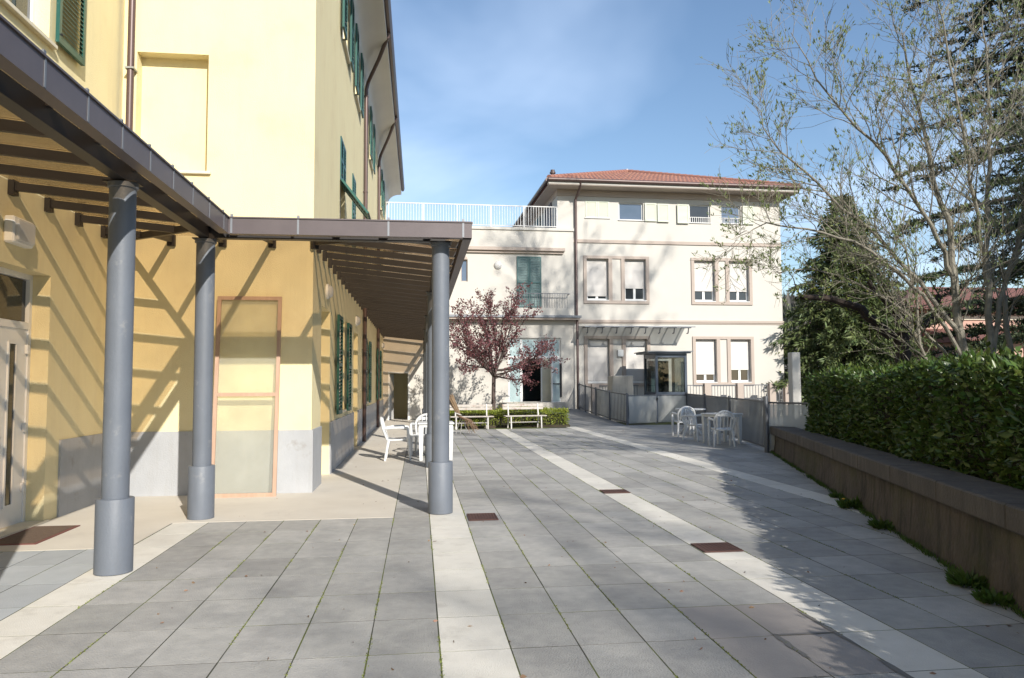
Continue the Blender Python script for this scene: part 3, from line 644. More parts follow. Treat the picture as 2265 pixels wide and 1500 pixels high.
ch = MB().lathe([(.09, 0), (.09, .62), (.14, .63), (.14, .7), (.1, .72), (.1, .8)], FR(1.35, -2.2, 10.7), 14).obj('flue_pipe', 'brown_metal', rf, smooth=True)
dp = MB().tube([FR(1.95, OF+.07, 10.17), FR(1.95, OF-.1, 9.93), FR(1.9, .1, 9.55), FR(1.9, .1, 4.5), FR(1.86, .34, 4.2), FR(1.86, .36, .2)], .055, 10).obj('downpipe', 'brown_metal', cbld, smooth=True)
# side wall windows of the upper storey seen over the terrace
FL = Frame(FR(UL, 0, 0), FR.N*-1, FR.U*-1)
flat_shutter(FL, 1.2, 2.6, 8.3, 9.7, .02, cbld, 'brown_metal'); flat_shutter(FL, 4.0, 5.2, 8.3, 9.7, .02, cbld, 'green_grey_paint')
# entrance awning
aw = thing('entrance_awning', 'grey glass awning on steel brackets over cream building ground floor', 'awning', FR(4.3, 0, 3.8))
def awp(u, n, k=0): return FR(u, n, 3.97-.07*n+k)
for i in range(5):
    a, b = 1.98+i*.98, 1.98+(i+1)*.98-.012
    MB().hexa([awp(a, .02), awp(b, .02), awp(b, 1.15), awp(a, 1.15)], [awp(a, .02, .012), awp(b, .02, .012), awp(b, 1.15, .012), awp(a, 1.15, .012)]).obj('glass_panel', 'awning_glass', aw)
MB().beam(awp(1.98, 1.16), awp(6.87, 1.16), .03, .05).obj('edge_rail', 'lead_trim', aw)
for i in range(8):
    u = 2.2+i*.64; b = MB(); b.beam(awp(u, .01, -.035), awp(u, 1.14, -.035), .03, .05); b.beam(awp(u, .85, -.06), FR(u, .78, 3.65), .03, .05); b.beam(FR(u, .62, 3.64), FR(u, .8, 3.64), .03, .04); b.obj('bracket', 'fence_paint', aw)
MB().box(3.72, 3.98, .003, .1, 2.65, 2.95, FR).obj('meter_box', 'white_pvc', cbld, bevel=.01)

# annex
an = thing('cream_annex', 'lower cream annex with roof terrace, green shutters and open glass door', 'building', FR(-2, .15, 0))
FX = Frame(FR(0, .15, 0), FR.U, FR.N)
hX_ = [(-6.2, -5.3, 0, 2.02, .2), (-1.12, 1.16, .72, 3.45, .18), (-.72, .31, 4.74, 6.95, .12), (-3.15, -2.86, 5.85, 6.8, .15)]
wa = MB(); ULx, URx = -6.42, 1.77
wa.holed(FX, ULx, URx, -.1, 8.12, hX_)
wa.quad(FX(URx, 0, -.1), FX(URx, -.15, -.1), FX(URx, -.15, 8.12), FX(URx, 0, 8.12)); wa.quad(FX(ULx, 0, 8.12), FX(URx, 0, 8.12), FX(URx, -12, 8.12), FX(ULx, -12, 8.12)); wa.quad(FX(ULx, -12, 0), FX(URx, -12, 0), FX(URx, -12, 8.12), FX(ULx, -12, 8.12))
wa.obj('wall', 'cream_plaster', an)
arch = MB(); arch.add([FX(-3.005+.145*math.cos(R(a)), .003, 6.8+.145*math.sin(R(a))) for a in range(0, 181, 15)], [tuple(range(13))]).obj('arch_head', 'trim_plaster', an)
pane(FX, -3.15, -2.86, 5.85, 6.8, -.12, an, glass='slate_glass', fm='trim_plaster', mull=False, fw=.04)
MB().box(ULx, URx+.02, -.15, .06, 8.121, 8.24, FX).obj('parapet_cap', 'cream_plaster', an)
mo = MB(); mo.box(ULx, 1.3, .002, .1, 7.1, 7.2, FX); mo.box(ULx, 1.36, .002, .2, 7.202, 7.34, FX); mo.obj('cornice', 'trim_plaster', an)
rl = MB(); rl.box(ULx+.1, 1.05, -.06, -.02, 9.16, 9.2, FX); rl.box(ULx+.1, 1.05, -.05, -.03, 8.3, 8.33, FX)
u = ULx+.12
while u < 1.04: rl.box(u-.009, u+.009, -.048, -.032, 8.33, 9.16, FX); u += .115
rlo = stuff(rl.obj('terrace_railing', 'white_paint', an))
for k in range(6): MB().box(-6.2+k*1.45-.022, -6.2+k*1.45+.022, -.062, -.018, 8.24, 9.158, FX).obj('railing_post', 'white_paint', an)
# ground floor eave strip and balcony
MB().box(ULx, 2.0, .002, .42, 4.3, 4.4, FX).obj('eave_strip', 'lead_trim', an); MB().box(ULx, 1.95, .002, .36, 4.22, 4.298, FX).obj('eave_soffit', 'trim_plaster', an)
MB().box(-1.0, 1.55, .002, .3, 4.401, 4.72, FX).obj('balcony_kerb', 'cream_plaster', an)
br_ = MB(); br_.box(-1.0, 1.52, .25, .275, 5.33, 5.36, FX); br_.box(1.5, 1.525, .01, .25, 5.33, 5.36, FX)
u = -1.0
while u < 1.53: br_.box(u-.007, u+.007, .255, .269, 4.721, 5.33, FX); u += .11
stuff(br_.obj('balcony_railing', 'fence_paint', an))
flat_shutter(FX, -.74, -.21, 4.76, 6.97, .01, an, 'green_grey_paint', ns=30); flat_shutter(FX, -.2, .33, 4.76, 6.97, .01, an, 'green_grey_paint', ns=30)
MB().box(-.73, .32, .052, .06, 5.8, 5.88, FX).obj('shutter_rail', 'green_grey_paint', an)
rlamp = thing('wall_lamp', 'round white globe lamp on cream annex wall beside the green shutters', 'lamp', FX(-1.55, 0, 6.58))
MB().lathe([(.1, 0), (.17, .02), (.17, .06), (.13, .12), (.04, .15)], (0, 0, 0), 20, 'y').obj('diffuser', 'lamp_glass', rlamp, smooth=True).location = (0, 0, 0)
for o in rlamp.children: o.rotation_euler = (0, 0, math.pi)
# glazed entrance
gd = MB()
for a, b, c, d in ((-1.12, -1.06, .72, 3.45), (1.1, 1.16, .72, 3.45), (-.6, -.5, .72, 3.45), (.3, .36, .72, 2.57), (.62, .7, 2.66, 3.45), (-1.06, 1.1, 2.57, 2.67), (-1.06, 1.1, 3.39, 3.45)): gd.box(a, b, -.14, -.08, c, d, FX)
gdo = gd.obj('entrance_frame', 'white_pvc', an)
for a, b, c, d in ((-1.06, -.6, .72, 2.57), (-1.06, -.6, 2.67, 3.39), (-.5, .62, 2.67, 3.39), (.7, 1.1, 2.67, 3.39)): MB().box(a, b, -.12, -.105, c, d, FX).obj('pane', 'frost_glass', gdo)
MB().box(.36, 1.1, -.13, -.1, .72, 2.57, FX).obj('side_panel', 'sill_stone', gdo)
la = R(128); FLf = Frame(FX(1.12, .01, 0), FR.U*math.cos(la)+FR.N*math.sin(la), FR.U*-math.sin(la)+FR.N*math.cos(la))
lf = MB()
for a, b, c, d in ((0, .07, .62, 2.6), (.75, .82, .62, 2.6), (.07, .75, .62, .72), (.07, .75, 2.52, 2.6)): lf.box(a, b, -.025, .025, c, d, FLf)
lfo = lf.obj('door', 'white_pvc', an); MB().box(.07, .75, -.008, .008, .72, 2.52, FLf).obj('pane', 'frost_glass', lfo)
pb_ = MB(); sgn = 1
for s in (1, -1): pb_.tube([FLf(.06, s*.06, 1.48), FLf(.76, s*.06, 1.48)], .02, 8); pb_.box(.02, .1, s*.07-.03, s*.07+.03, .9, 2.35, FLf)
pb_.obj('panic_bar', 'black_plastic', lfo)
MB().box(-1.3, 1.4, -2.4, -2.3, .5, 3.6, FX).obj('inner_wall', 'dark_glass', an); MB().box(-1.3, 1.4, -2.3, -.2, .5, .71, FX).obj('inner_floor', 'black_plastic', an)  # near-black wall and floor colours paint in the shade of the open doorway
st = MB(); st.box(-1.5, 1.3, .0, .9, 0, .7, FX); st.obj('landing', 'concrete_block', an)
# end door under the canopy
ef = MB()
for a, b, c, d in ((-6.2, -6.13, 0, 2.02), (-5.37, -5.3, 0, 2.02), (-6.13, -5.37, 1.95, 2.02)): ef.box(a, b, -.1, .03, c, d, FX)
efo = ef.obj('door_frame', 'white_pvc', an)
ed = MB().box(0, .72, -.02, .02, .02, 1.93, Frame(FX(-6.13, -.08, 0), FR.U*math.cos(R(-78))+FR.N*math.sin(R(-78)), FR.U*-math.sin(R(-78))+FR.N*math.cos(R(-78)))).obj('door', 'white_pvc', an)
MB().box(-6.25, -5.0, -1.95, -1.9, 0, 2.4, FX).obj('inner_wall', 'yellow_plaster', an); MB().box(-6.4, -4.8, -1.9, -.12, -.01, .004, FX).obj('inner_floor', 'concrete_path', an)

# ------------------------------------------------------------------ lower court behind the fence: booth, block, pillars
struct(MB().quad((7.0, 26.5, -.03), (7.5, 16, -.03), (30, 16, -.03), (30, 34, -.03), (6.7, 34, -.03)).obj('courtyard', 'courtyard'))
bo = thing('glass_lift_booth', 'blue grey steel booth with glass sides standing behind the fence', 'booth', (10.1, 30.1, -.03))
bx0, bx1, by0, by1, bt = 9.48, 10.8, 29.4, 31.0, 2.68
fb = MB()
for x in (bx0, bx1-.1):
    for y in (by0, by1-.1): fb.box(x, x+.1, y, y+.1, -.03, bt)
fb.obj('post', 'booth_paint', bo)
rb = MB()
for z0, z1 in ((bt-.16, bt), (.98, 1.12), (-.02, .1)):
    rb.box(bx0+.1, bx1-.1, by0+.01, by0+.09, z0, z1); rb.box(bx0+.1, bx1-.1, by1-.09, by1-.01, z0, z1)
    for x in (bx0+.01, bx1-.09): rb.box(x, x+.08, by0+.1, by1-.1, z0, z1)
rb.obj('cross_rail', 'booth_paint', bo)
for z0, z1 in ((.1, .98), (1.12, bt-.16)):
    MB().box(bx0+.1, bx1-.1, by0+.045, by0+.055, z0, z1).obj('glass_pane', 'booth_glass', bo)
    for x in (bx0+.045, bx1-.055): MB().box(x, x+.01, by0+.1, by1-.1, z0, z1).obj('glass_pane', 'booth_glass', bo)
MB().box(bx0+.12, bx1-.3, by1-.2, by1-.12, 0, 2.42).obj('lift_door', 'dark_glass', bo)
MB().box(bx0+.25, bx0+.5, by1-.215, by1-.202, .9, 2.0).obj('door_light', 'frost_glass', bo)
MB().box(bx0-.3, bx1+.12, by0-.15, by1+.1, bt+.002, bt+.06).obj('roof_plate', 'booth_paint', bo); MB().box(bx0-.38, bx1+.2, by0-.22, by1+.15, bt+.062, bt+.1).obj('roof_cap', 'lead_trim', bo)
bk = MB(); bk.hexa([(7.35, 28.6, -.03), (8.18, 28.2, -.03), (8.35, 29.2, -.03), (7.5, 29.6, -.03)], [(7.5, 28.6, 1.78), (8.2, 28.2, 1.78), (8.35, 29.2, 1.78), (7.55, 29.6, 1.78)])
tag(bk.obj('stair_parapet', 'concrete_block', bevel=.02), 'pale concrete parapet block standing behind the grey fence', 'parapet')
pf = thing('pillar_railing', 'low railing of pinkish pillars and white bars before the cream building', 'railing', (12, 31.2, -.03))
for x0, x1 in ((7.25, 7.55), (12.2, 12.5), (13.68, 13.96), (15.14, 15.43), (15.85, 16.1)): MB().box(x0, x1, 31.1, 31.35, -.03, 1.46).obj('pillar', 'trim_plaster', pf, bevel=.01)
pr = MB(); 
for a, b in ((7.55, 9.3), (11.0, 12.2), (12.5, 13.68), (13.96, 15.14), (15.43, 15.85)):
    pr.box(a, b, 31.2, 31.24, 1.36, 1.4); pr.box(a, b, 31.2, 31.24, .5, .53); k = int((b-a)/.12)
    for i in range(k): x = a+(b-a)*(i+.5)/k; pr.box(x-.01, x+.01, 31.21, 31.23, .53, 1.36)
stuff(pr.obj('bars', 'fence_paint', pf))

# grey fence
def fence_run(p, q, z0, z1, parent, n_posts=(True, True), cloth=True, h=1.08, post_h=None):
    p, q = Vector((*p, z0)), Vector((*q, z1)); Ld = (q-p).length; d = (q-p)/Ld; Z = Vector((0, 0, 1)); sd = Vector((d.y, -d.x, 0)).normalized()
    for t, on in ((0, n_posts[0]), (1, n_posts[1])):
        if on: b = p.lerp(q, t); MB().box(b.x-.03, b.x+.03, b.y-.03, b.y+.03, b.z-.03, b.z+(post_h or h+.06)).obj('post', 'fence_paint', parent)
    MB().beam(p+Z*h, q+Z*h, .03, .04).obj('rail', 'fence_paint', parent); MB().beam(p+Z*.1, q+Z*.1, .03, .03).obj('rail', 'fence_paint', parent)
    b = MB(); k = int(Ld/.115)
    for i in range(k): c = p+d*(Ld*(i+.5)/k); b.beam(c+Z*.115, c+Z*(h-.02), .014, .014, d)
    stuff(b.obj('bars', 'fence_paint', parent))
    if cloth:
        c = MB(); k = max(4, int(Ld/.16)); vs = []
        for i in range(k+1):
            t = i/k; base = p+d*(Ld*t); off = .045+.018*math.sin(i*1.1+p.x)+rnd.uniform(-.006, .006)
            for zz_ in (.05, .4, .75, h-.03): vs.append(base+sd*(off+rnd.uniform(-.004, .004))*(1 if .1 < zz_ < 1 else .6)+Z*zz_)
        c.add(vs, [(i*4+j, i*4+4+j, i*4+5+j, i*4+1+j) for i in range(k) for j in range(3)]); c.obj('screen_cloth', 'screen_cloth', parent, smooth=True)
fc = thing('grey_fence', 'grey bar fence backed with pale screening cloth around the lower court', 'fence', (8.6, 21, 0))
pts = [(7.43, 15.45), (8.24, 19.28), (9.05, 23.1), (9.86, 26.94)]
for i in range(3): fence_run(pts[i], pts[i+1], 0, 0, fc, (True, i == 2))
fence_run((7.43, 15.45), (8.0, 14.35), 0, 0, fc, (False, False), h=1.06)
rp_ = [(7.38, 26.25, 0), (7.1, 27.6, .08), (6.95, 29.2, .2), (6.8, 30.4, .3), (6.78, 31.5, .38)]
for i in range(4): fence_run(rp_[i][:2], rp_[i+1][:2], rp_[i][2], rp_[i+1][2], fc, (True, i == 3), cloth=i < 2)
gt = thing('court_gate', 'double grey bar gate with screening cloth in the grey fence', 'gate', (8.6, 26.6, 0))
fence_run((7.42, 26.27), (8.66, 26.86), 0, 0, gt, (True, True), h=1.04); fence_run((8.72, 26.88), (9.82, 26.94), 0, 0, gt, (False, True), h=1.04)
MB().box(8.66, 8.72, 26.8, 26.84, .85, .95).obj('latch', 'black_plastic', gt)
lp = MB(); lp.lathe([(.05, -.02), (.05, 1.19), (.045, 1.2)], (7.36, 15.32, 0), 16)
tag(lp.obj('bollard_post', 'fence_paint', smooth=True), 'dark round steel post at the end of the retaining wall', 'post')
# ramp
struct(MB().hexa([(5.2, 25.55, -.02), (7.25, 26.0, -.02), (6.75, 31.8, -.02), (5.2, 31.8, -.02)], [(5.2, 25.55, .002), (7.25, 26.0, .006), (6.75, 31.8, .4), (5.2, 31.8, .4)]).obj('ramp', 'courtyard'))

# ------------------------------------------------------------------ planter, benches
bed = struct(MB().hexa([(.75, 25.45, -.02), (5.15, 25.45, -.02), (5.15, 30.9, -.02), (.75, 30.9, -.02)], [(.75, 25.45, .06), (5.15, 25.45, .06), (5.15, 30.9, .5), (.75, 30.9, .35)]).obj('planting_bed', 'soil'))
def bench(x, y, rz, label):
    t = thing('park_bench', label, 'bench', (x, y, .003), rz, 'old white benches by the planting bed'); w_ = 1.42
    for i in range(3): local(MB().box(-w_/2, w_/2, -.2+i*.13, -.2+i*.13+.11, .4, .43).obj('seat_slat', 'bench_wood', t, bevel=.004))
    for i in range(2):
        z = .62+i*.1; local(MB().box(-w_/2, w_/2, .255+i*.03, .285+i*.03, z, z+.085).obj('back_slat', 'bench_wood', t, bevel=.004))
    for sx in (-.52, .52):
        local(MB().beam((sx, -.2, 0), (sx, -.17, .4), .04, .03, (0, 1, 0)).obj('leg', 'bench_iron', t)); local(MB().beam((sx, .3, 0), (sx, .2, .42), .04, .03, (0, 1, 0)).beam((sx, .2, .4), (sx, .295, .82), .04, .03, (0, 1, 0)).obj('leg', 'bench_iron', t))
        local(MB().beam((sx, -.19, .38), (sx, .24, .38), .035, .03).obj('bracket', 'bench_iron', t))
    local(MB().tube([(-.52, .1, .2), (.52, .1, .2)], .012, 8).obj('stretcher', 'bench_iron', t))
bench(1.72, 24.78, R(1), 'weathered white slat bench between the cane bundle and the other bench')
bench(3.52, 25.0, R(7), 'weathered white slat bench turned slightly, beside the clipped yellow green hedge end')
# ------------------------------------------------------------------ white plastic furniture
def make_chair(label, loc, rz):
    t = thing('plastic_chair', label, 'chair', loc, rz, 'white plastic armchairs')
    s = MB(); rows = []
    for y, z, hw in ((-.21, .41, .2), (-.1, .405, .215), (.08, .412, .225), (.2, .425, .22), (.235, .41, .21)): rows.append([(-hw, y, z+.012), (-hw*.5, y, z), (0, y, z-.004), (hw*.5, y, z), (hw, y, z+.012)])
    vs = [p for r_ in rows for p in r_]; k = len(vs)
    fs = [(i*5+j, i*5+j+1, i*5+j+6, i*5+j+5) for i in range(4) for j in range(4)]
    s.add(vs+[(x, y, z-.03) for x, y, z in vs], fs+[tuple(q+k for q in f[::-1]) for f in fs]); rim_ = [0, 1, 2, 3, 4, 9, 14, 19, 24, 23, 22, 21, 20, 15, 10, 5]
    s.f += [(rim_[i], rim_[i-1], rim_[i-1]+k, rim_[i]+k) for i in range(16)]; local(s.obj('seat', 'white_plastic', t, smooth=True))
    for sx in (-1, 1):
        local(MB().tube([(sx*.2, -.17, .4), (sx*.235, -.24, .0)], [.034, .022], 8).obj('leg', 'white_plastic', t, smooth=True))
        local(MB().tube([(sx*.27, .2, .635), (sx*.255, .215, .42), (sx*.245, .25, 0)], [.024, .034, .022], 8).obj('leg', 'white_plastic', t, smooth=True))
        local(MB().tube([(sx*.235, -.27, .62), (sx*.275, -.1, .64), (sx*.285, .1, .645), (sx*.27, .21, .63)], [.02, .028, .03, .022], 8).obj('armrest', 'white_plastic', t, smooth=True))
    arc = [(.2*math.copysign(1, 1)*0+.235*math.sin(R(a)), -.24-.06*math.cos(R(a))-.03, .6+.23*math.cos(R(a))) for a in range(-90, 91, 15)]
    arc = [(-.2, -.2, .41)]+arc+[(.2, -.2, .41)]
    local(MB().tube(arc, [.022]+[.026]*13+[.022], 8).obj('back_frame', 'white_plastic', t, smooth=True))
    for i in range(5):
        a = (i-2)*.33; xt = .235*math.sin(a*1.15); xb = .155*(i-2)/2
        local(MB().beam((xb, -.2, .415), (xt, -.305, .6+.23*math.cos(a*1.1)), .034, .012, (1, 0, 0)).obj('slat', 'white_plastic', t))
    local(MB().beam((-.19, -.315, .745), (.19, -.315, .745), .016, .06).obj('top_rail', 'white_plastic', t))
    return t
Z0 = .004
make_chair('white plastic armchair side on beside the white table at the column', (-.42, 15.15, Z0), R(-90))
make_chair('white plastic armchair behind the white table at the column', (.12, 16.25, Z0), R(172))
make_chair('white plastic armchair with its back turned, next to the round folding table', (7.33, 20.3, Z0), R(-4))
make_chair('white plastic armchair with its back turned, drawn up to the square table by the fence', (7.06, 16.98, Z0), R(-10))
make_chair('white plastic armchair between the round table and the square table by the fence', (7.1, 18.75, Z0), R(-150))
def square_table(label, x, y, rz=0., w_=.72):
    t = thing('plastic_table', label, 'table', (x, y, Z0), rz, 'white plastic tables'); h = w_/2
    local(MB().box(-h, h, -h, h, .70, .735).obj('table_top', 'white_plastic', t, bevel=.012)); local(MB().box(-h+.03, h-.03, -h+.03, h-.03, .65, .699).obj('apron', 'white_plastic', t))
    for sx in (-1, 1):
        for sy in (-1, 1):
            c = (sx*(h-.07), sy*(h-.07)); local(MB().hexa([(c[0]-.03, c[1]-.03, 0), (c[0]+.03, c[1]-.03, 0), (c[0]+.03, c[1]+.03, 0), (c[0]-.03, c[1]+.03, 0)], [(c[0]-.05, c[1]-.05, .66), (c[0]+.05, c[1]-.05, .66), (c[0]+.05, c[1]+.05, .66), (c[0]-.05, c[1]+.05, .66)]).obj('leg', 'white_plastic', t))
square_table('square white plastic table standing behind the grey column', .33, 15.18)
square_table('square white plastic table beside the fence with an armchair drawn up', 7.42, 17.85, R(12), .74)
rt_ = thing('round_table', 'round white folding table with crossed legs beside the fence', 'table', (7.85, 21.15, Z0))
local(MB().lathe([(.42, .7), (.44, .71), (.44, .735), (.42, .74)], n=32).obj('table_top', 'white_plastic', rt_, smooth=True))
for a in (35, 125, 215, 305):
    c, s_ = math.cos(R(a)), math.sin(R(a)); local(MB().beam((c*.36, s_*.36, 0), (-c*.2, -s_*.2, .7), .06, .025, (c, s_, 0)).obj('leg', 'white_plastic', rt_))
# cane bundle
cb_ = thing('cane_bundle', 'tied bundle of brown dried canes with splayed drooping ends by the bench', 'cane bundle', (1.25, 22.6, .004))
for k in range(26):
    a = rnd.uniform(0, 6.28); r_ = .07*math.sqrt(rnd.random()); dx, dy = r_*math.cos(a), r_*math.sin(a); top = rnd.uniform(1.02, 1.22)
    tip = rnd.uniform(.1, .55)
    ptsc = [Vector((.93+dx*1.5, 22.6+dy*1.5, top)), Vector((1.11+dx, 22.6+dy, .72)), Vector((1.2+dx*.7, 22.6+dy*.7, .52)), Vector((1.32+tip*.35+dx, 22.55+dy*3-rnd.uniform(-.15, .25), .42)), Vector((1.38+tip*.75, 22.5+dy*4-rnd.uniform(-.2, .3), rnd.uniform(.01, .24)))]
    MB().tube(ptsc, [.012, .012, .011, .008, .005], 5).obj('cane', 'cane', cb_, smooth=True)
MB().tube([(1.16+.1*math.cos(R(a)), 22.6+.1*math.sin(R(a)), .6-.04*math.cos(R(a))) for a in range(0, 361, 30)], .01, 6).obj('tie', 'white_plastic', cb_)
for p, q in (((1.23, 22.55, 0), (1.29, 22.6, .5)), ((1.45, 22.7, 0), (1.3, 22.62, .5)), ((1.1, 22.75, 0), (1.24, 22.62, .48))): MB().tube([p, q], .012, 6).obj('prop', 'bench_iron', cb_)

# ------------------------------------------------------------------ retaining wall
def WP(s, n, z): return WO + WD*s + WN*n + Vector((0, 0, z))
rw = thing('retaining_wall', 'low stained concrete retaining wall with stone coping under the hedge', 'wall', WP(5, .15, 0))
ztop = lambda s: .69-.011*s
b = MB(); n_ = 40; vs = []
for i in range(n_+1):
    s = -9+(11.75+9)*i/n_
    for nn, zf in ((0, 0), (.03, .5), (.035, 1), (.34, 1), (.34, 0)): vs.append(WP(s, nn+rnd.uniform(-.004, .004), -.05 if zf == 0 else (ztop(s)-.175)*zf))
b.add(vs, [(i*5+j, i*5+5+j, i*5+6+j, i*5+1+j) for i in range(n_) for j in range(4)]+[(0, 1, 2, 3, 4), tuple(n_*5+j for j in range(5))[::-1]]); b.obj('wall_body', 'wall_concrete', rw)
s = -9.
while s < 11.7:
    e = min(s+1.3, 11.82); d = MB(); d.hexa([WP(s+.004, -.045, ztop(s)-.173), WP(e-.004, -.045, ztop(e)-.173), WP(e-.004, .4, ztop(e)-.173), WP(s+.004, .4, ztop(s)-.173)], [WP(s+.004, -.045, ztop(s)), WP(e-.004, -.045, ztop(e)), WP(e-.004, .4, ztop(e)), WP(s+.004, .4, ztop(s))]).obj('coping_slab', 'coping_stone', rw, bevel=.012); s = e
gp = [WP(-9, .32, 0), WP(11.6, .32, 0), Vector((9.2, 16.4, 0)), Vector((13.2, 24.5, 0)), Vector((17.5, 33, 0)), Vector((17.5, 60, 0)), Vector((140, 60, 0)), Vector((140, -60, 0)), Vector((-2, -60, 0))]
gm = MB(); gm.hexa([(p.x, p.y, -.12) for p in gp], [(p.x, p.y, .5) for p in gp]); struct(gm.obj('garden_ground', 'soil'))

# ------------------------------------------------------------------ vegetation helpers
rs = np.random.RandomState(11)
def unit(a): return a/np.maximum(np.linalg.norm(a, axis=1, keepdims=True), 1e-9)
def leaf_mesh(name, P, D, length, width, fold=.25, jitter=.35):
    """leaves as folded rhombs: base P, direction D, random roll"""
    n = len(P); D = unit(D); A = rs.normal(size=(n, 3)); S = unit(np.cross(D, A)); Nn = np.cross(S, D)
    ln = (length*(1+jitter*(rs.rand(n)-.5)*2))[:, None]; wd = (width*(1+jitter*(rs.rand(n)-.5)*2))[:, None]
    b0 = P; t = P+D*ln; m1 = P+D*ln*.45+S*wd*.5+Nn*wd*fold; m2 = P+D*ln*.45-S*wd*.5+Nn*wd*fold
    V = np.stack([b0, m1, t, m2], 1).reshape(-1, 3); k = np.arange(n)[:, None]*4
    F = np.concatenate([k+np.array([[0, 1, 2]]), k+np.array([[0, 2, 3]])], 1).reshape(-1, 3)
    me = bpy.data.meshes.new(name); me.vertices.add(len(V)); me.vertices.foreach_set('co', V.ravel().astype(np.float32))
    me.loops.add(F.size); me.loops.foreach_set('vertex_index', F.ravel().astype(np.int32)); me.polygons.add(len(F))
    me.polygons.foreach_set('loop_start', np.arange(0, F.size, 3, dtype=np.int32)); me.polygons.foreach_set('loop_total', np.full(len(F), 3, np.int32)); me.update(); me.validate(); return me
def rvec(r, s=1.): return Vector((r.gauss(0, s), r.gauss(0, s), r.gauss(0, s)))
class Tree:
    def __init__(s, seed): s.r = random.Random(seed); s.wood = MB(); s.tips = []
    def limb(s, p, d, length, r0, r1, segs=5, wob=.12, lift=0., sides=6):
        pts = [Vector(p)]; d = Vector(d).normalized(); rad = [r0]
        for i in range(segs):
            d = (d+rvec(s.r, wob)+Vector((0, 0, lift))).normalized(); pts.append(pts[-1]+d*(length/segs)); rad.append(r0+(r1-r0)*(i+1)/segs)
        s.wood.tube(pts, rad, sides, False); return pts, rad, d
    def path(s, pts, r0, r1, sides=8, sub=4, wob=.02):
        P = [Vector(p) for p in pts]; o = []
        for i in range(len(P)-1):
            a, b_, c, d = P[max(i-1, 0)], P[i], P[i+1], P[min(i+2, len(P)-1)]
            for k in range(sub):
                t = k/sub; o.append(.5*((2*b_)+(c-a)*t+(2*a-5*b_+4*c-d)*t*t+(3*b_-a-3*c+d)*t**3)+rvec(s.r, wob))
        o.append(P[-1]); n = len(o); rad = [r0+(r1-r0)*i/(n-1) for i in range(n)]; s.wood.tube(o, rad, sides, False); return o, rad

# willow behind the hedge
def willow(name, label, base, stems, seed, leafn=1., height_scale=1.):
    T = Tree(seed); r = T.r; base = Vector(base); P = []; D = []
    root = thing(name, label, 'tree', base)
    def twigs(pts, rad, d_, lev, n, ln):
        for i in range(n):
            t = .25+.75*(i+r.random())/n; k = min(int(t*(len(pts)-1)), len(pts)-2); q = pts[k].lerp(pts[k+1], t*(len(pts)-1)-k); ax = (pts[k+1]-pts[k]).normalized()
            side = rvec(r); side = (side-ax*side.dot(ax)).normalized(); dd = (ax*.75+side*.75+Vector((0, 0, .18))).normalized(); L_ = ln*r.uniform(.6, 1.25)*(1.15-.5*t)
            r0 = min(rad[k]*.5, .0055 if lev else .0135)
            pp, rr, de = T.limb(q, dd, L_, max(r0, .0034), .0022, 6 if lev == 0 else 4, .13, .05 if lev == 0 else .03, 5 if lev == 0 else 3)
            if lev == 0: twigs(pp, rr, de, 1, r.randint(13, 19), L_*.6)
            else:
                for j in range(r.randint(2, 5)):
                    e = r.uniform(.3, 1); k2 = min(int(e*(len(pp)-1)), len(pp)-2); q2 = pp[k2].lerp(pp[k2+1], e*(len(pp)-1)-k2)
                    if r.random() < .36*leafn:
                        for c in range(r.randint(2, 4)): P.append(q2+rvec(r, .012)); D.append((pp[k2+1]-pp[k2]).normalized()*.5+rvec(r, .35)+Vector((0, 0, .75)))
    for st_ in stems:
        pts, r0, r1, n, ln = st_
        o, rad = T.path([base+Vector(p) for p in pts], r0*.72, r1*.5); twigs(o, rad, None, 0, int(n*2.1), ln)
    T.wood.obj('trunk', 'bark_willow', root, smooth=True)
    cme = leaf_mesh('crown', np.array([tuple(p) for p in P]), np.array([tuple(d) for d in D]), .06, .02); stuff(link('crown', cme, 'leaf_willow', root)); return root
WB = (8.9, 11, .5)
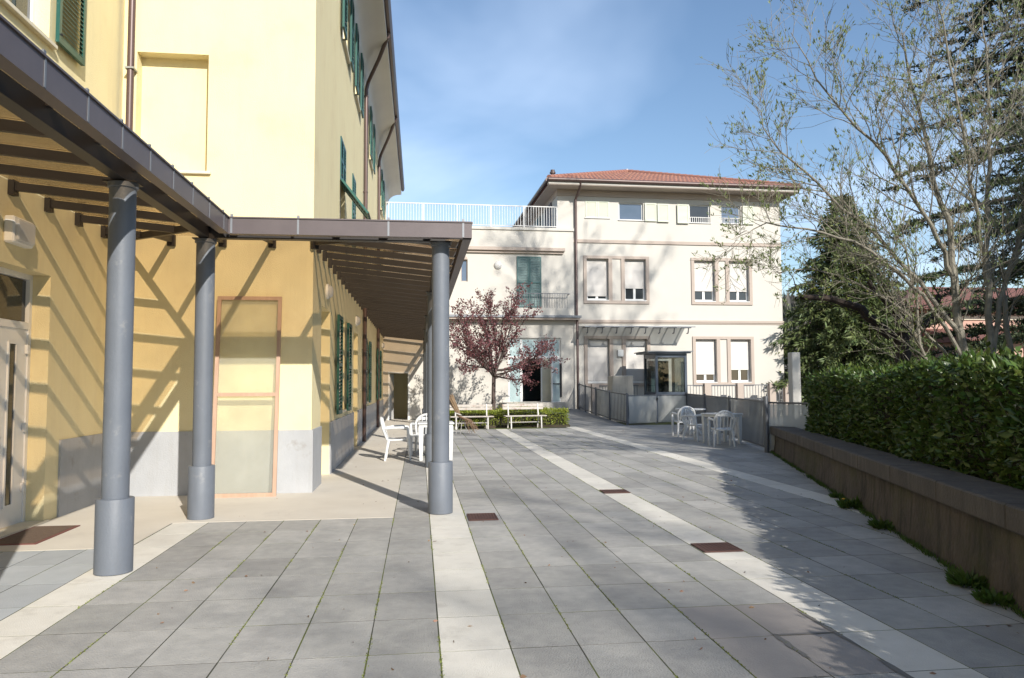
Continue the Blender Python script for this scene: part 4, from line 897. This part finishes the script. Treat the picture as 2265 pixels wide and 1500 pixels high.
stems = [
 ([(0, 0, 0), (-.25, .0, 1.4), (-.38, 0, 2.6), (-.55, 0, 3.9), (-.95, -.1, 5.2), (-1.2, -.1, 6.6)], .12, .02, 13, 1.7),
 ([(-.3, 0, 1.7), (-.75, .1, 2.4), (-1.5, .1, 3.2), (-2.5, 0, 3.95), (-3.3, -.1, 4.6), (-3.7, -.1, 5.3)], .06, .01, 13, 1.3),
 ([(-.4, 0, 2.7), (-.9, -.2, 3.5), (-1.7, -.3, 4.5), (-2.6, -.3, 5.4), (-3.2, -.3, 6.4)], .055, .01, 12, 1.4),
 ([(-.2, 0, 1.2), (-.8, -.1, 2.1), (-1.7, -.2, 2.9), (-2.7, -.2, 3.3), (-3.6, -.1, 3.4), (-4.1, -.1, 3.2)], .05, .008, 13, 1.15),
 ([(0, .1, .6), (-.5, .2, 1.5), (-1.3, .3, 2.3), (-2.3, .4, 2.8), (-3.3, .4, 2.75)], .045, .008, 9, 1.0),
 ([(.25, .1, 0), (.3, .1, 1.4), (.3, .1, 2.8), (.38, .1, 4.2), (.45, .1, 5.6), (.4, .1, 7.2)], .1, .02, 14, 1.6),
 ([(.3, .1, 1.2), (.5, .1, 2.3), (.95, .1, 3.5), (1.2, .1, 4.9), (1.3, 0, 6.6)], .07, .015, 11, 1.5),
 ([(.7, .2, 0), (.75, .2, 1.3), (.7, .2, 2.5), (1.1, .1, 4), (1.8, 0, 5.5), (2.3, 0, 7)], .08, .015, 11, 1.5),
 ([(.3, .1, 2.6), (-.1, -.2, 3.6), (-.5, -.5, 4.8), (-.9, -.7, 6.2), (-1.1, -.8, 7.2)], .05, .012, 11, 1.4),
 ([(-.35, 0, .2), (-.75, 0, 1.0), (-1.05, 0, 1.8), (-1.2, -.1, 2.8), (-1.75, -.1, 3.9)], .05, .012, 9, 1.1)]
wt = willow('willow_tree', 'many stemmed willow with sparse young green leaves behind the hedge', WB, stems, 5)
for loc, sc_, rz, lab in (((16.6, 4.5, .5), 3.1, 2.1, 'very tall sparse tree out on the garden side, throwing soft shade on the annex'), ((13.5, -23, .5), 2.5, .7, 'sparse garden tree at the near end of the hedge whose twigs dapple the paving')):
    c = copy_tree(wt); c.name = 'garden_tree'; c.location = loc; c.scale = (sc_,)*3; c.rotation_euler = (0, 0, rz); c['label'] = lab

# plum
def plum():
    T = Tree(21); r = T.r; base = Vector((2.68, 27.2, .12)); root = thing('plum_tree', 'small purple leaved plum tree standing in the planting bed', 'tree', base)
    P = []; D = []
    o, rad = T.path([base, base+Vector((.0, 0, .9)), base+Vector((.03, 0, 1.75))], .085, .07, sub=3, wob=.008)
    top = o[-1]; n = 25
    for i in range(n):
        a = 2*math.pi*(i*.618); el = R((2, 48, 20, 66, 34, 78, 12, 57)[i % 8]+r.uniform(-5, 5)); L_ = (2.15+.75*math.sin(el))*r.uniform(.85, 1.15); st_ = top+Vector((0, 0, r.uniform(-.2, .15)))
        d = Vector((math.cos(a)*math.cos(el), math.sin(a)*math.cos(el), math.sin(el))); pp, rr, de = T.limb(st_, d, L_, .035, .01, 7, .1, .045, 6)
        for k in range(13):
            t = .3+.7*(k+r.random())/13; j = min(int(t*7), 6); q = pp[j].lerp(pp[j+1], t*7-j); ax = (pp[j+1]-pp[j]).normalized(); sd = rvec(r); sd = (sd-ax*sd.dot(ax)).normalized()
            p2, r2, d2 = T.limb(q, ax*.8+sd*.8+Vector((0, 0, .25)), r.uniform(.4, .85), .01, .004, 4, .16, .05, 4)
            for e in range(int(9+32*t)):
                t2 = r.random()**.7; j2 = min(int(t2*4), 3); q2 = p2[j2].lerp(p2[j2+1], t2*4-j2)+rvec(r, .05); P.append(q2); D.append(rvec(r)+Vector((0, 0, .3)))
    T.wood.obj('trunk', 'bark_plum', root, smooth=True)
    stuff(link('crown', leaf_mesh('crown', np.array([tuple(p) for p in P]), np.array([tuple(d) for d in D]), .085, .05), 'leaf_plum', root))
plum()

# conifers
def spruce(base, H, Rb, seed, label, name='spruce_tree', material='needle_spruce', droop=.35, layers=40, dens=1.):
    r = random.Random(seed); base = Vector(base); root = thing(name, label, 'tree', base); T = Tree(seed)
    T.path([base, base+Vector((.05, 0, H*.5)), base+Vector((0, 0, H))], .2, .02, sub=3); P = []; D = []
    for i in range(layers):
        t = (i+.5)/layers; z = H*(.05+.95*t); R_ = Rb*(1-t)**.68*r.uniform(.65, 1.2)+.12; nb = int(9+6*(1-t)); a0 = r.random()*6
        for k in range(nb):
            a = a0+2*math.pi*k/nb+r.uniform(-.2, .2); Lb = R_*r.uniform(.75, 1.15); d = Vector((math.cos(a), math.sin(a), 0)); prev = base+Vector((0, 0, z)); npt = 6; ptl = [prev]
            for j in range(1, npt+1):
                s = j/npt; ptl.append(base+Vector((0, 0, z))+d*Lb*s+Vector((0, 0, -droop*Lb*s*s+.12*Lb*s**4+r.gauss(0, .02))))
            T.wood.tube(ptl, [.025*(1-j/(npt+1)) for j in range(npt+1)], 4, False)
            ns = int((12+30*Lb)*dens)
            for q in range(ns):
                s = r.random()**.6; j = min(int(s*npt), npt-1); c = ptl[j].lerp(ptl[j+1], s*npt-j); sd = Vector((-d.y, d.x, 0))*r.uniform(-1, 1)
                P.append(c+sd*.3*Lb*(1-s)*.6+rvec(r, .03)); D.append(d*.5+sd*.7+Vector((0, 0, r.uniform(-.9, .15)))+rvec(r, .2))
    T.wood.obj('trunk', 'bark_dark', root)
    stuff(link('crown', leaf_mesh('crown', np.array([tuple(p) for p in P]), np.array([tuple(d) for d in D]), .3, .075, .15), material, root)); return root
sp_ = spruce((19.3, 32, .5), 9.6, 3.7, 3, 'dense conical dark green conifer beside the cream building')
for loc, sc_, rz, lab in (((12.2, 5.4, .5), .95, 1., 'added unseen conifer beyond the hedge past the willow, blocking sky light'), ((12.2, -1.5, .5), .95, 2.2, 'added unseen conifer beyond the near end of the hedge, blocking sky light'), ((13.5, 10.2, .5), 1.05, 3.9, 'added unseen conifer between the willow and the lawn side, blocking sky light')):  # out-of-view conifers added to cut sky light on the right-hand ground
    c = copy_tree(sp_); c.location = loc; c.scale = (sc_*.8, sc_*.8, sc_); c.rotation_euler = (0, 0, rz); c['label'] = lab
def cedar(base, H, seed, label, tiers, length, name='cedar_tree'):
    r = random.Random(seed); base = Vector(base); root = thing(name, label, 'tree', base); T = Tree(seed); P = []; D = []
    T.path([base, base+Vector((.1, 0, H*.5)), base+Vector((0, 0, H))], .38, .04, sub=3)
    for z in tiers:
        nb = 10; a0 = r.random()*6; Lz = length*(1.1-.55*z/H)
        for k in range(nb):
            a = a0+2*math.pi*k/nb+r.uniform(-.25, .25); d = Vector((math.cos(a), math.sin(a), 0)); Lb = Lz*r.uniform(.75, 1.12); rise = r.uniform(.0, .16); ptl = []
            for j in range(9):
                s = j/8; ptl.append(base+Vector((0, 0, z+r.uniform(-.05, .05)))+d*Lb*s+Vector((0, 0, Lb*(rise*s-.22*s*s)))+Vector((-d.y, d.x, 0))*.12*math.sin(s*5+k))
            T.wood.tube(ptl, [.075*(1-j/9)+.006 for j in range(9)], 5, False)
            for q in range(int(5.5*Lb)):      # flat side sprays
                s = .15+.85*r.random(); j = min(int(s*8), 7); c = ptl[j].lerp(ptl[j+1], s*8-j); sgn_ = r.choice((-1, 1)); sd = Vector((-d.y, d.x, 0))*sgn_; L2 = r.uniform(.5, 1.5)*(1.2-.7*s)*min(1, Lb/3)
                e = (sd*.8+d*.6+Vector((0, 0, r.uniform(-.15, .12)))).normalized(); T.wood.tube([c, c+e*L2*.5, c+e*L2+Vector((0, 0, -.1*L2))], [.012, .008, .004], 3, False)
                for u_ in range(int(30*L2)+5):
                    f = r.random(); P.append(c+e*L2*f+Vector((0, 0, -.1*L2*f*f))+rvec(r, .02)); D.append(e*.5+rvec(r, .5)+Vector((0, 0, .28)))
    T.wood.obj('trunk', 'bark_dark', root)
    stuff(link('crown', leaf_mesh('crown', np.array([tuple(p) for p in P]), np.array([tuple(d) for d in D]), .2, .075, .15), 'needle_cedar', root))
cedar((28.6, 30, .5), 25, 9, 'tall dark cedar with flat layered branches rising behind the willow', [3.2, 4.6, 6.2, 8.1, 9.4, 11.6, 13.6, 15.7, 17.6, 19.5, 21.4, 23.2], 8.2)
# pollarded tree
def pollard():
    T = Tree(77); r = T.r; base = Vector((10.95, 16, .5)); root = thing('pollarded_tree', 'dark pollarded tree with knobbly limbs between the conifer and the willow', 'tree', base); P = []; D = []
    T.path([base, base+Vector((.02, 0, 1.1)), base+Vector((.05, 0, 1.9))], .2, .17, sub=3)
    top = base+Vector((.05, 0, 1.9))
    for ds, r0 in (([(-.5, .1, .35), (-.9, .1, .75), (-1.5, .2, 1.0), (-2.3, .2, 1.05)], .13), ([(.1, 0, .5), (-.05, .1, .95), (-.35, .1, 1.3)], .1), ([(.35, 0, .3), (.75, -.1, .55), (.9, -.1, 1.1)], .11), ([(-.2, -.3, .5), (-.7, -.6, .8), (-1.2, -.7, 1.3)], .1)):
        o, rad = T.path([top]+[top+Vector(d) for d in ds], r0, r0*.5, sub=3)
        for k in range(16):
            q = r.choice(o[2:]); p2, r2, d2 = T.limb(q, rvec(r)+Vector((-.3, 0, .5)), r.uniform(.5, 1.3), .014, .004, 5, .15, .03, 4)
            for e in range(14): t = r.random(); j = min(int(t*5), 4); P.append(p2[j].lerp(p2[j+1], t*5-j)); D.append(rvec(r))
    T.wood.obj('trunk', 'bark_dark', root, smooth=True); stuff(link('crown', leaf_mesh('crown', np.array([tuple(p) for p in P]), np.array([tuple(d) for d in D]), .07, .045), 'leaf_yellow', root))
pollard()

# hedges
def hedge(name, label, O, d, n, L_, W_, z0, ztopf, leafmat, size, dens, lump=.07, coremat='hedge_core'):
    O, d, n = Vector(O), Vector(d), Vector(n); root = thing(name, label, 'hedge', O+d*(L_/2)+n*(W_/2))
    core = MB(); k = 24; vs = []
    for i in range(k+1):
        s = .12+(L_-.24)*i/k; h = ztopf(s)-.14
        for a, z in ((.14, z0), (.14, h), (W_-.14, h), (W_-.14, z0)): vs.append(O+d*s+n*a+Vector((0, 0, z)))
    core.add(vs, [(i*4+j, i*4+4+j, i*4+5+j, i*4+1+j) for i in range(k) for j in range(3)]+[(0, 1, 2, 3), tuple(k*4+j for j in range(4))]); core.obj('branch_core', coremat, root)
    P = []; D = []
    dn, nn = np.array(d), np.array(n); Oo = np.array(O)
    def emit(count, f):
        for _ in range(count):
            s, a, z, nx = f(); dp = abs(rs.normal(0, .07)); lm = lump*(math.sin(s*2.1+z*3)+math.sin(s*4.7+a*5+1)+math.sin(z*7+s*1.3))/2.2
            q = Oo+dn*s+nn*a+np.array((0, 0, z))+nx*(lm-dp); P.append(q); D.append(nx*.55+rs.normal(0, .6, 3)+np.array((0, 0, .25)))
    Hh = ztopf(L_/2)-z0
    emit(int(L_*Hh*dens), lambda: ((s := rs.rand()*L_), 0., z0-.02+rs.rand()*(ztopf(s)-z0+.02), -nn))
    emit(int(L_*W_*dens), lambda: ((s := rs.rand()*L_), rs.rand()*W_, ztopf(s), np.array((0, 0, 1.))))
    emit(int(W_*Hh*dens), lambda: (L_, rs.rand()*W_, z0+rs.rand()*(ztopf(L_)-z0), dn))
    emit(int(L_*Hh*dens*.25), lambda: ((s := rs.rand()*L_), W_, z0+rs.rand()*(ztopf(s)-z0), nn))
    emit(int(L_*dens*.12), lambda: ((s := rs.rand()*L_), rs.rand()*W_, ztopf(s)+abs(rs.normal(0, .07)), np.array((0, 0, 1.))))
    stuff(link('foliage', leaf_mesh('foliage', np.array(P), np.array(D), size, size*.5, .2), leafmat, root))
hO = WP(-8.5, .42, 0)
hedge('laurel_hedge', 'long clipped dark green hedge growing along the retaining wall', hO, WD, WN, 18.4, 1.25, .5, lambda s: 1.61+.05*math.exp(-((s-10.8)/1.3)**2)+.025*math.sin(s*1.7), 'leaf_hedge', .085, 900)
hedge('box_hedge', 'low clipped yellow green hedge behind the white benches', (.95, 25.55, 0), (1, 0, 0), (0, 1, 0), 4.15, .8, .05, lambda s: .6+.03*math.sin(s*3), 'leaf_yellow', .06, 1100, .04)
# weeds along the wall foot
def weed(x, y, rad, label, flower=False):
    t = thing('weed_clump', label, 'weed', (x, y, 0)); n = 150; P = []; D = []
    for _ in range(n):
        a = rs.rand()*6.28; q = rad*math.sqrt(rs.rand())*.5; P.append((x+q*math.cos(a), y+q*math.sin(a), .002)); D.append((math.cos(a)*.8+rs.normal(0, .3), math.sin(a)*.8+rs.normal(0, .3), rs.uniform(.3, 1.2)))
    stuff(link('leaves', leaf_mesh('leaves', np.array(P), np.array(D), rad*.55, rad*.2), 'leaf_weed', t))
    if flower: MB().tube([(x-.1, y, 0), (x-.12, y, .1)], .003, 5).lathe([(.004, .1), (.018, .105), (.02, .112), (.004, .118)], (x-.12, y, 0), 10).obj('flower', 'orange_petal', t)
def foot(s, n=-.06): p = WP(s, n, 0); return p.x, p.y
for s, rad, lab, fl in ((4.2, .22, 'dandelion clump with a yellow flower at the foot of the wall', True), (2.9, .17, 'small weed tuft at the wall foot, next after the dandelion clump', False), (5.0, .12, 'tiny weed tuft at the wall foot where the third white strip ends', False), (.7, .2, 'bushy weed tuft at the wall foot in deep shade', False), (.25, .16, 'low weed tuft at the wall foot beside the bushy tuft', False)):
    weed(*foot(s), rad, lab, fl)

# ------------------------------------------------------------------ far right: pillar, pink house, hill
gp_ = MB().box(12.5, 12.8, 24.0, 24.3, 0, 2.5); tag(gp_.obj('boundary_pillar', 'cream_plaster', bevel=.015), 'plain cream pillar at the end of the hedge', 'pillar')
ho = thing('pink_house', 'pink house with terracotta roof half hidden behind the willow stems', 'house', (38, 47, .5))
w_ = MB(); w_.box(31.5, 60, 45, 56, .4, 6.1); w_.obj('wall', 'pink_plaster', ho)
MB().box(31.4, 60.1, 44.9, 45, 5.5, 5.75).obj('band', 'sill_stone', ho)
r_ = MB(); r_.add([(30.7, 44, 6.1), (61, 44, 6.1), (61, 57, 6.1), (30.7, 57, 6.1), (36, 50.5, 8.4), (56, 50.5, 8.4)], [(0, 1, 5, 4), (1, 2, 5), (2, 3, 4, 5), (3, 0, 4), (0, 1, 2, 3)]); r_.obj('roof', 'roof_tile_old', ho)
w2 = MB(); w2.box(33, 36.5, 41.5, 44.98, .4, 3.9).obj('porch_wall', 'pink_plaster', ho); MB().hexa([(32.4, 40.8, 3.9), (47, 40.8, 3.9), (47, 44.95, 3.9), (32.4, 44.95, 3.9)], [(32.4, 40.8, 4.0), (47, 40.8, 4.0), (47, 44.95, 4.9), (32.4, 44.95, 4.9)]).obj('porch_roof', 'roof_tile_old', ho)
for x in (36.6, 38.2, 41): MB().box(x, x+1.0, 44.93, 44.995, .9, 3.1).obj('shutter', 'navy_paint', ho)
hill = MB(); vs = []; nx, ny = 90, 16
for j in range(ny+1):
    for i in range(nx+1):
        x = -200+900*i/nx; y = 130+260*j/ny; h = (36+9*math.sin(x*.011+1.2)+4*math.sin(x*.037))*math.sin(min(1, j/ny*1.15)*math.pi/2)**1.3*(1/(1+math.exp(-(x-70)/28)))+2*math.sin(i*1.7+j)*(j > 1); vs.append((x, y, h-.5))
hill.add(vs, [(j*(nx+1)+i, j*(nx+1)+i+1, (j+1)*(nx+1)+i+1, (j+1)*(nx+1)+i) for j in range(ny) for i in range(nx)]); ho_ = struct(hill.obj('hill', 'wood_grey', smooth=True))
# far bare woods on the hill
fP = []; fD = []; hv = np.array(vs).reshape(ny+1, nx+1, 3)
for _ in range(5200):
    i = rs.randint(26, 62); j = rs.randint(3, ny); p = hv[j, i]+np.array((rs.uniform(-5, 5), rs.uniform(-8, 8), -1)); H_ = rs.uniform(5, 9)
    for q in range(4): fP.append(p); fD.append((rs.normal(0, .22), rs.normal(0, .22), 1)) 
stuff(tag(link('bare_woods', leaf_mesh('bare_woods', np.array(fP), np.array(fD), 8., 1.3, .1), 'wood_grey'), 'grey bare winter woods covering the far hill', 'woods'))

# thin line of grass and moss growing in the joint at the foot of the wall
P = []; D = []
for _ in range(5200):
    q = rs.rand()*13-1.5; dens_ = .5+.5*math.sin(q*2.3)*math.sin(q*5.1+1)
    if rs.rand() > dens_: continue
    p = WP(q, -.012-abs(rs.normal(0, .022)), .0); P.append(tuple(p)); D.append((rs.normal(0, .5)-.3, rs.normal(0, .5), 1))
stuff(tag(link('wall_foot_grass', leaf_mesh('wall_foot_grass', np.array(P), np.array(D), .05, .01), 'leaf_weed'), 'thin line of grass and moss along the foot of the retaining wall', 'grass'))
P = []; D = []
joints = [(-2.28+.4*i, 1.5, 8.6) for i in range(7)]+[(.52+.394*i, 2, 25) for i in range(6)]+[(2.87+.424*i, 4, 25) for i in range(6)]
for x, ya, yb_ in joints:
    for _ in range(int((yb_-ya)*110)):
        y = ya+rs.rand()*(yb_-ya); v = math.sin(y*1.9+x*7)+math.sin(y*4.3+x*13)+.6*math.sin(y*.7+x*3)
        if v < .35: continue
        P.append((x+rs.normal(0, .003), y, -.003)); D.append((rs.normal(0, .8), rs.normal(0, .8), .7))
stuff(tag(link('joint_moss', leaf_mesh('joint_moss', np.array(P), np.array(D), .012, .008), 'leaf_moss'), 'tiny green moss tufts growing in the paving joints', 'moss'))
# fallen leaves and bits blown over the paving
P = []; D = []
for _ in range(420):
    x, y = rs.uniform(-2.2, 6.5), rs.uniform(2.5, 24)
    if x < wall_x(y)-.1: P.append((x, y, .004)); D.append((rs.normal(), rs.normal(), .08))
stuff(tag(link('leaf_litter', leaf_mesh('leaf_litter', np.array(P), np.array(D), .028, .014, .3, .6), 'cane'), 'scattered small dry leaves and bits on the paving', 'leaf litter'))
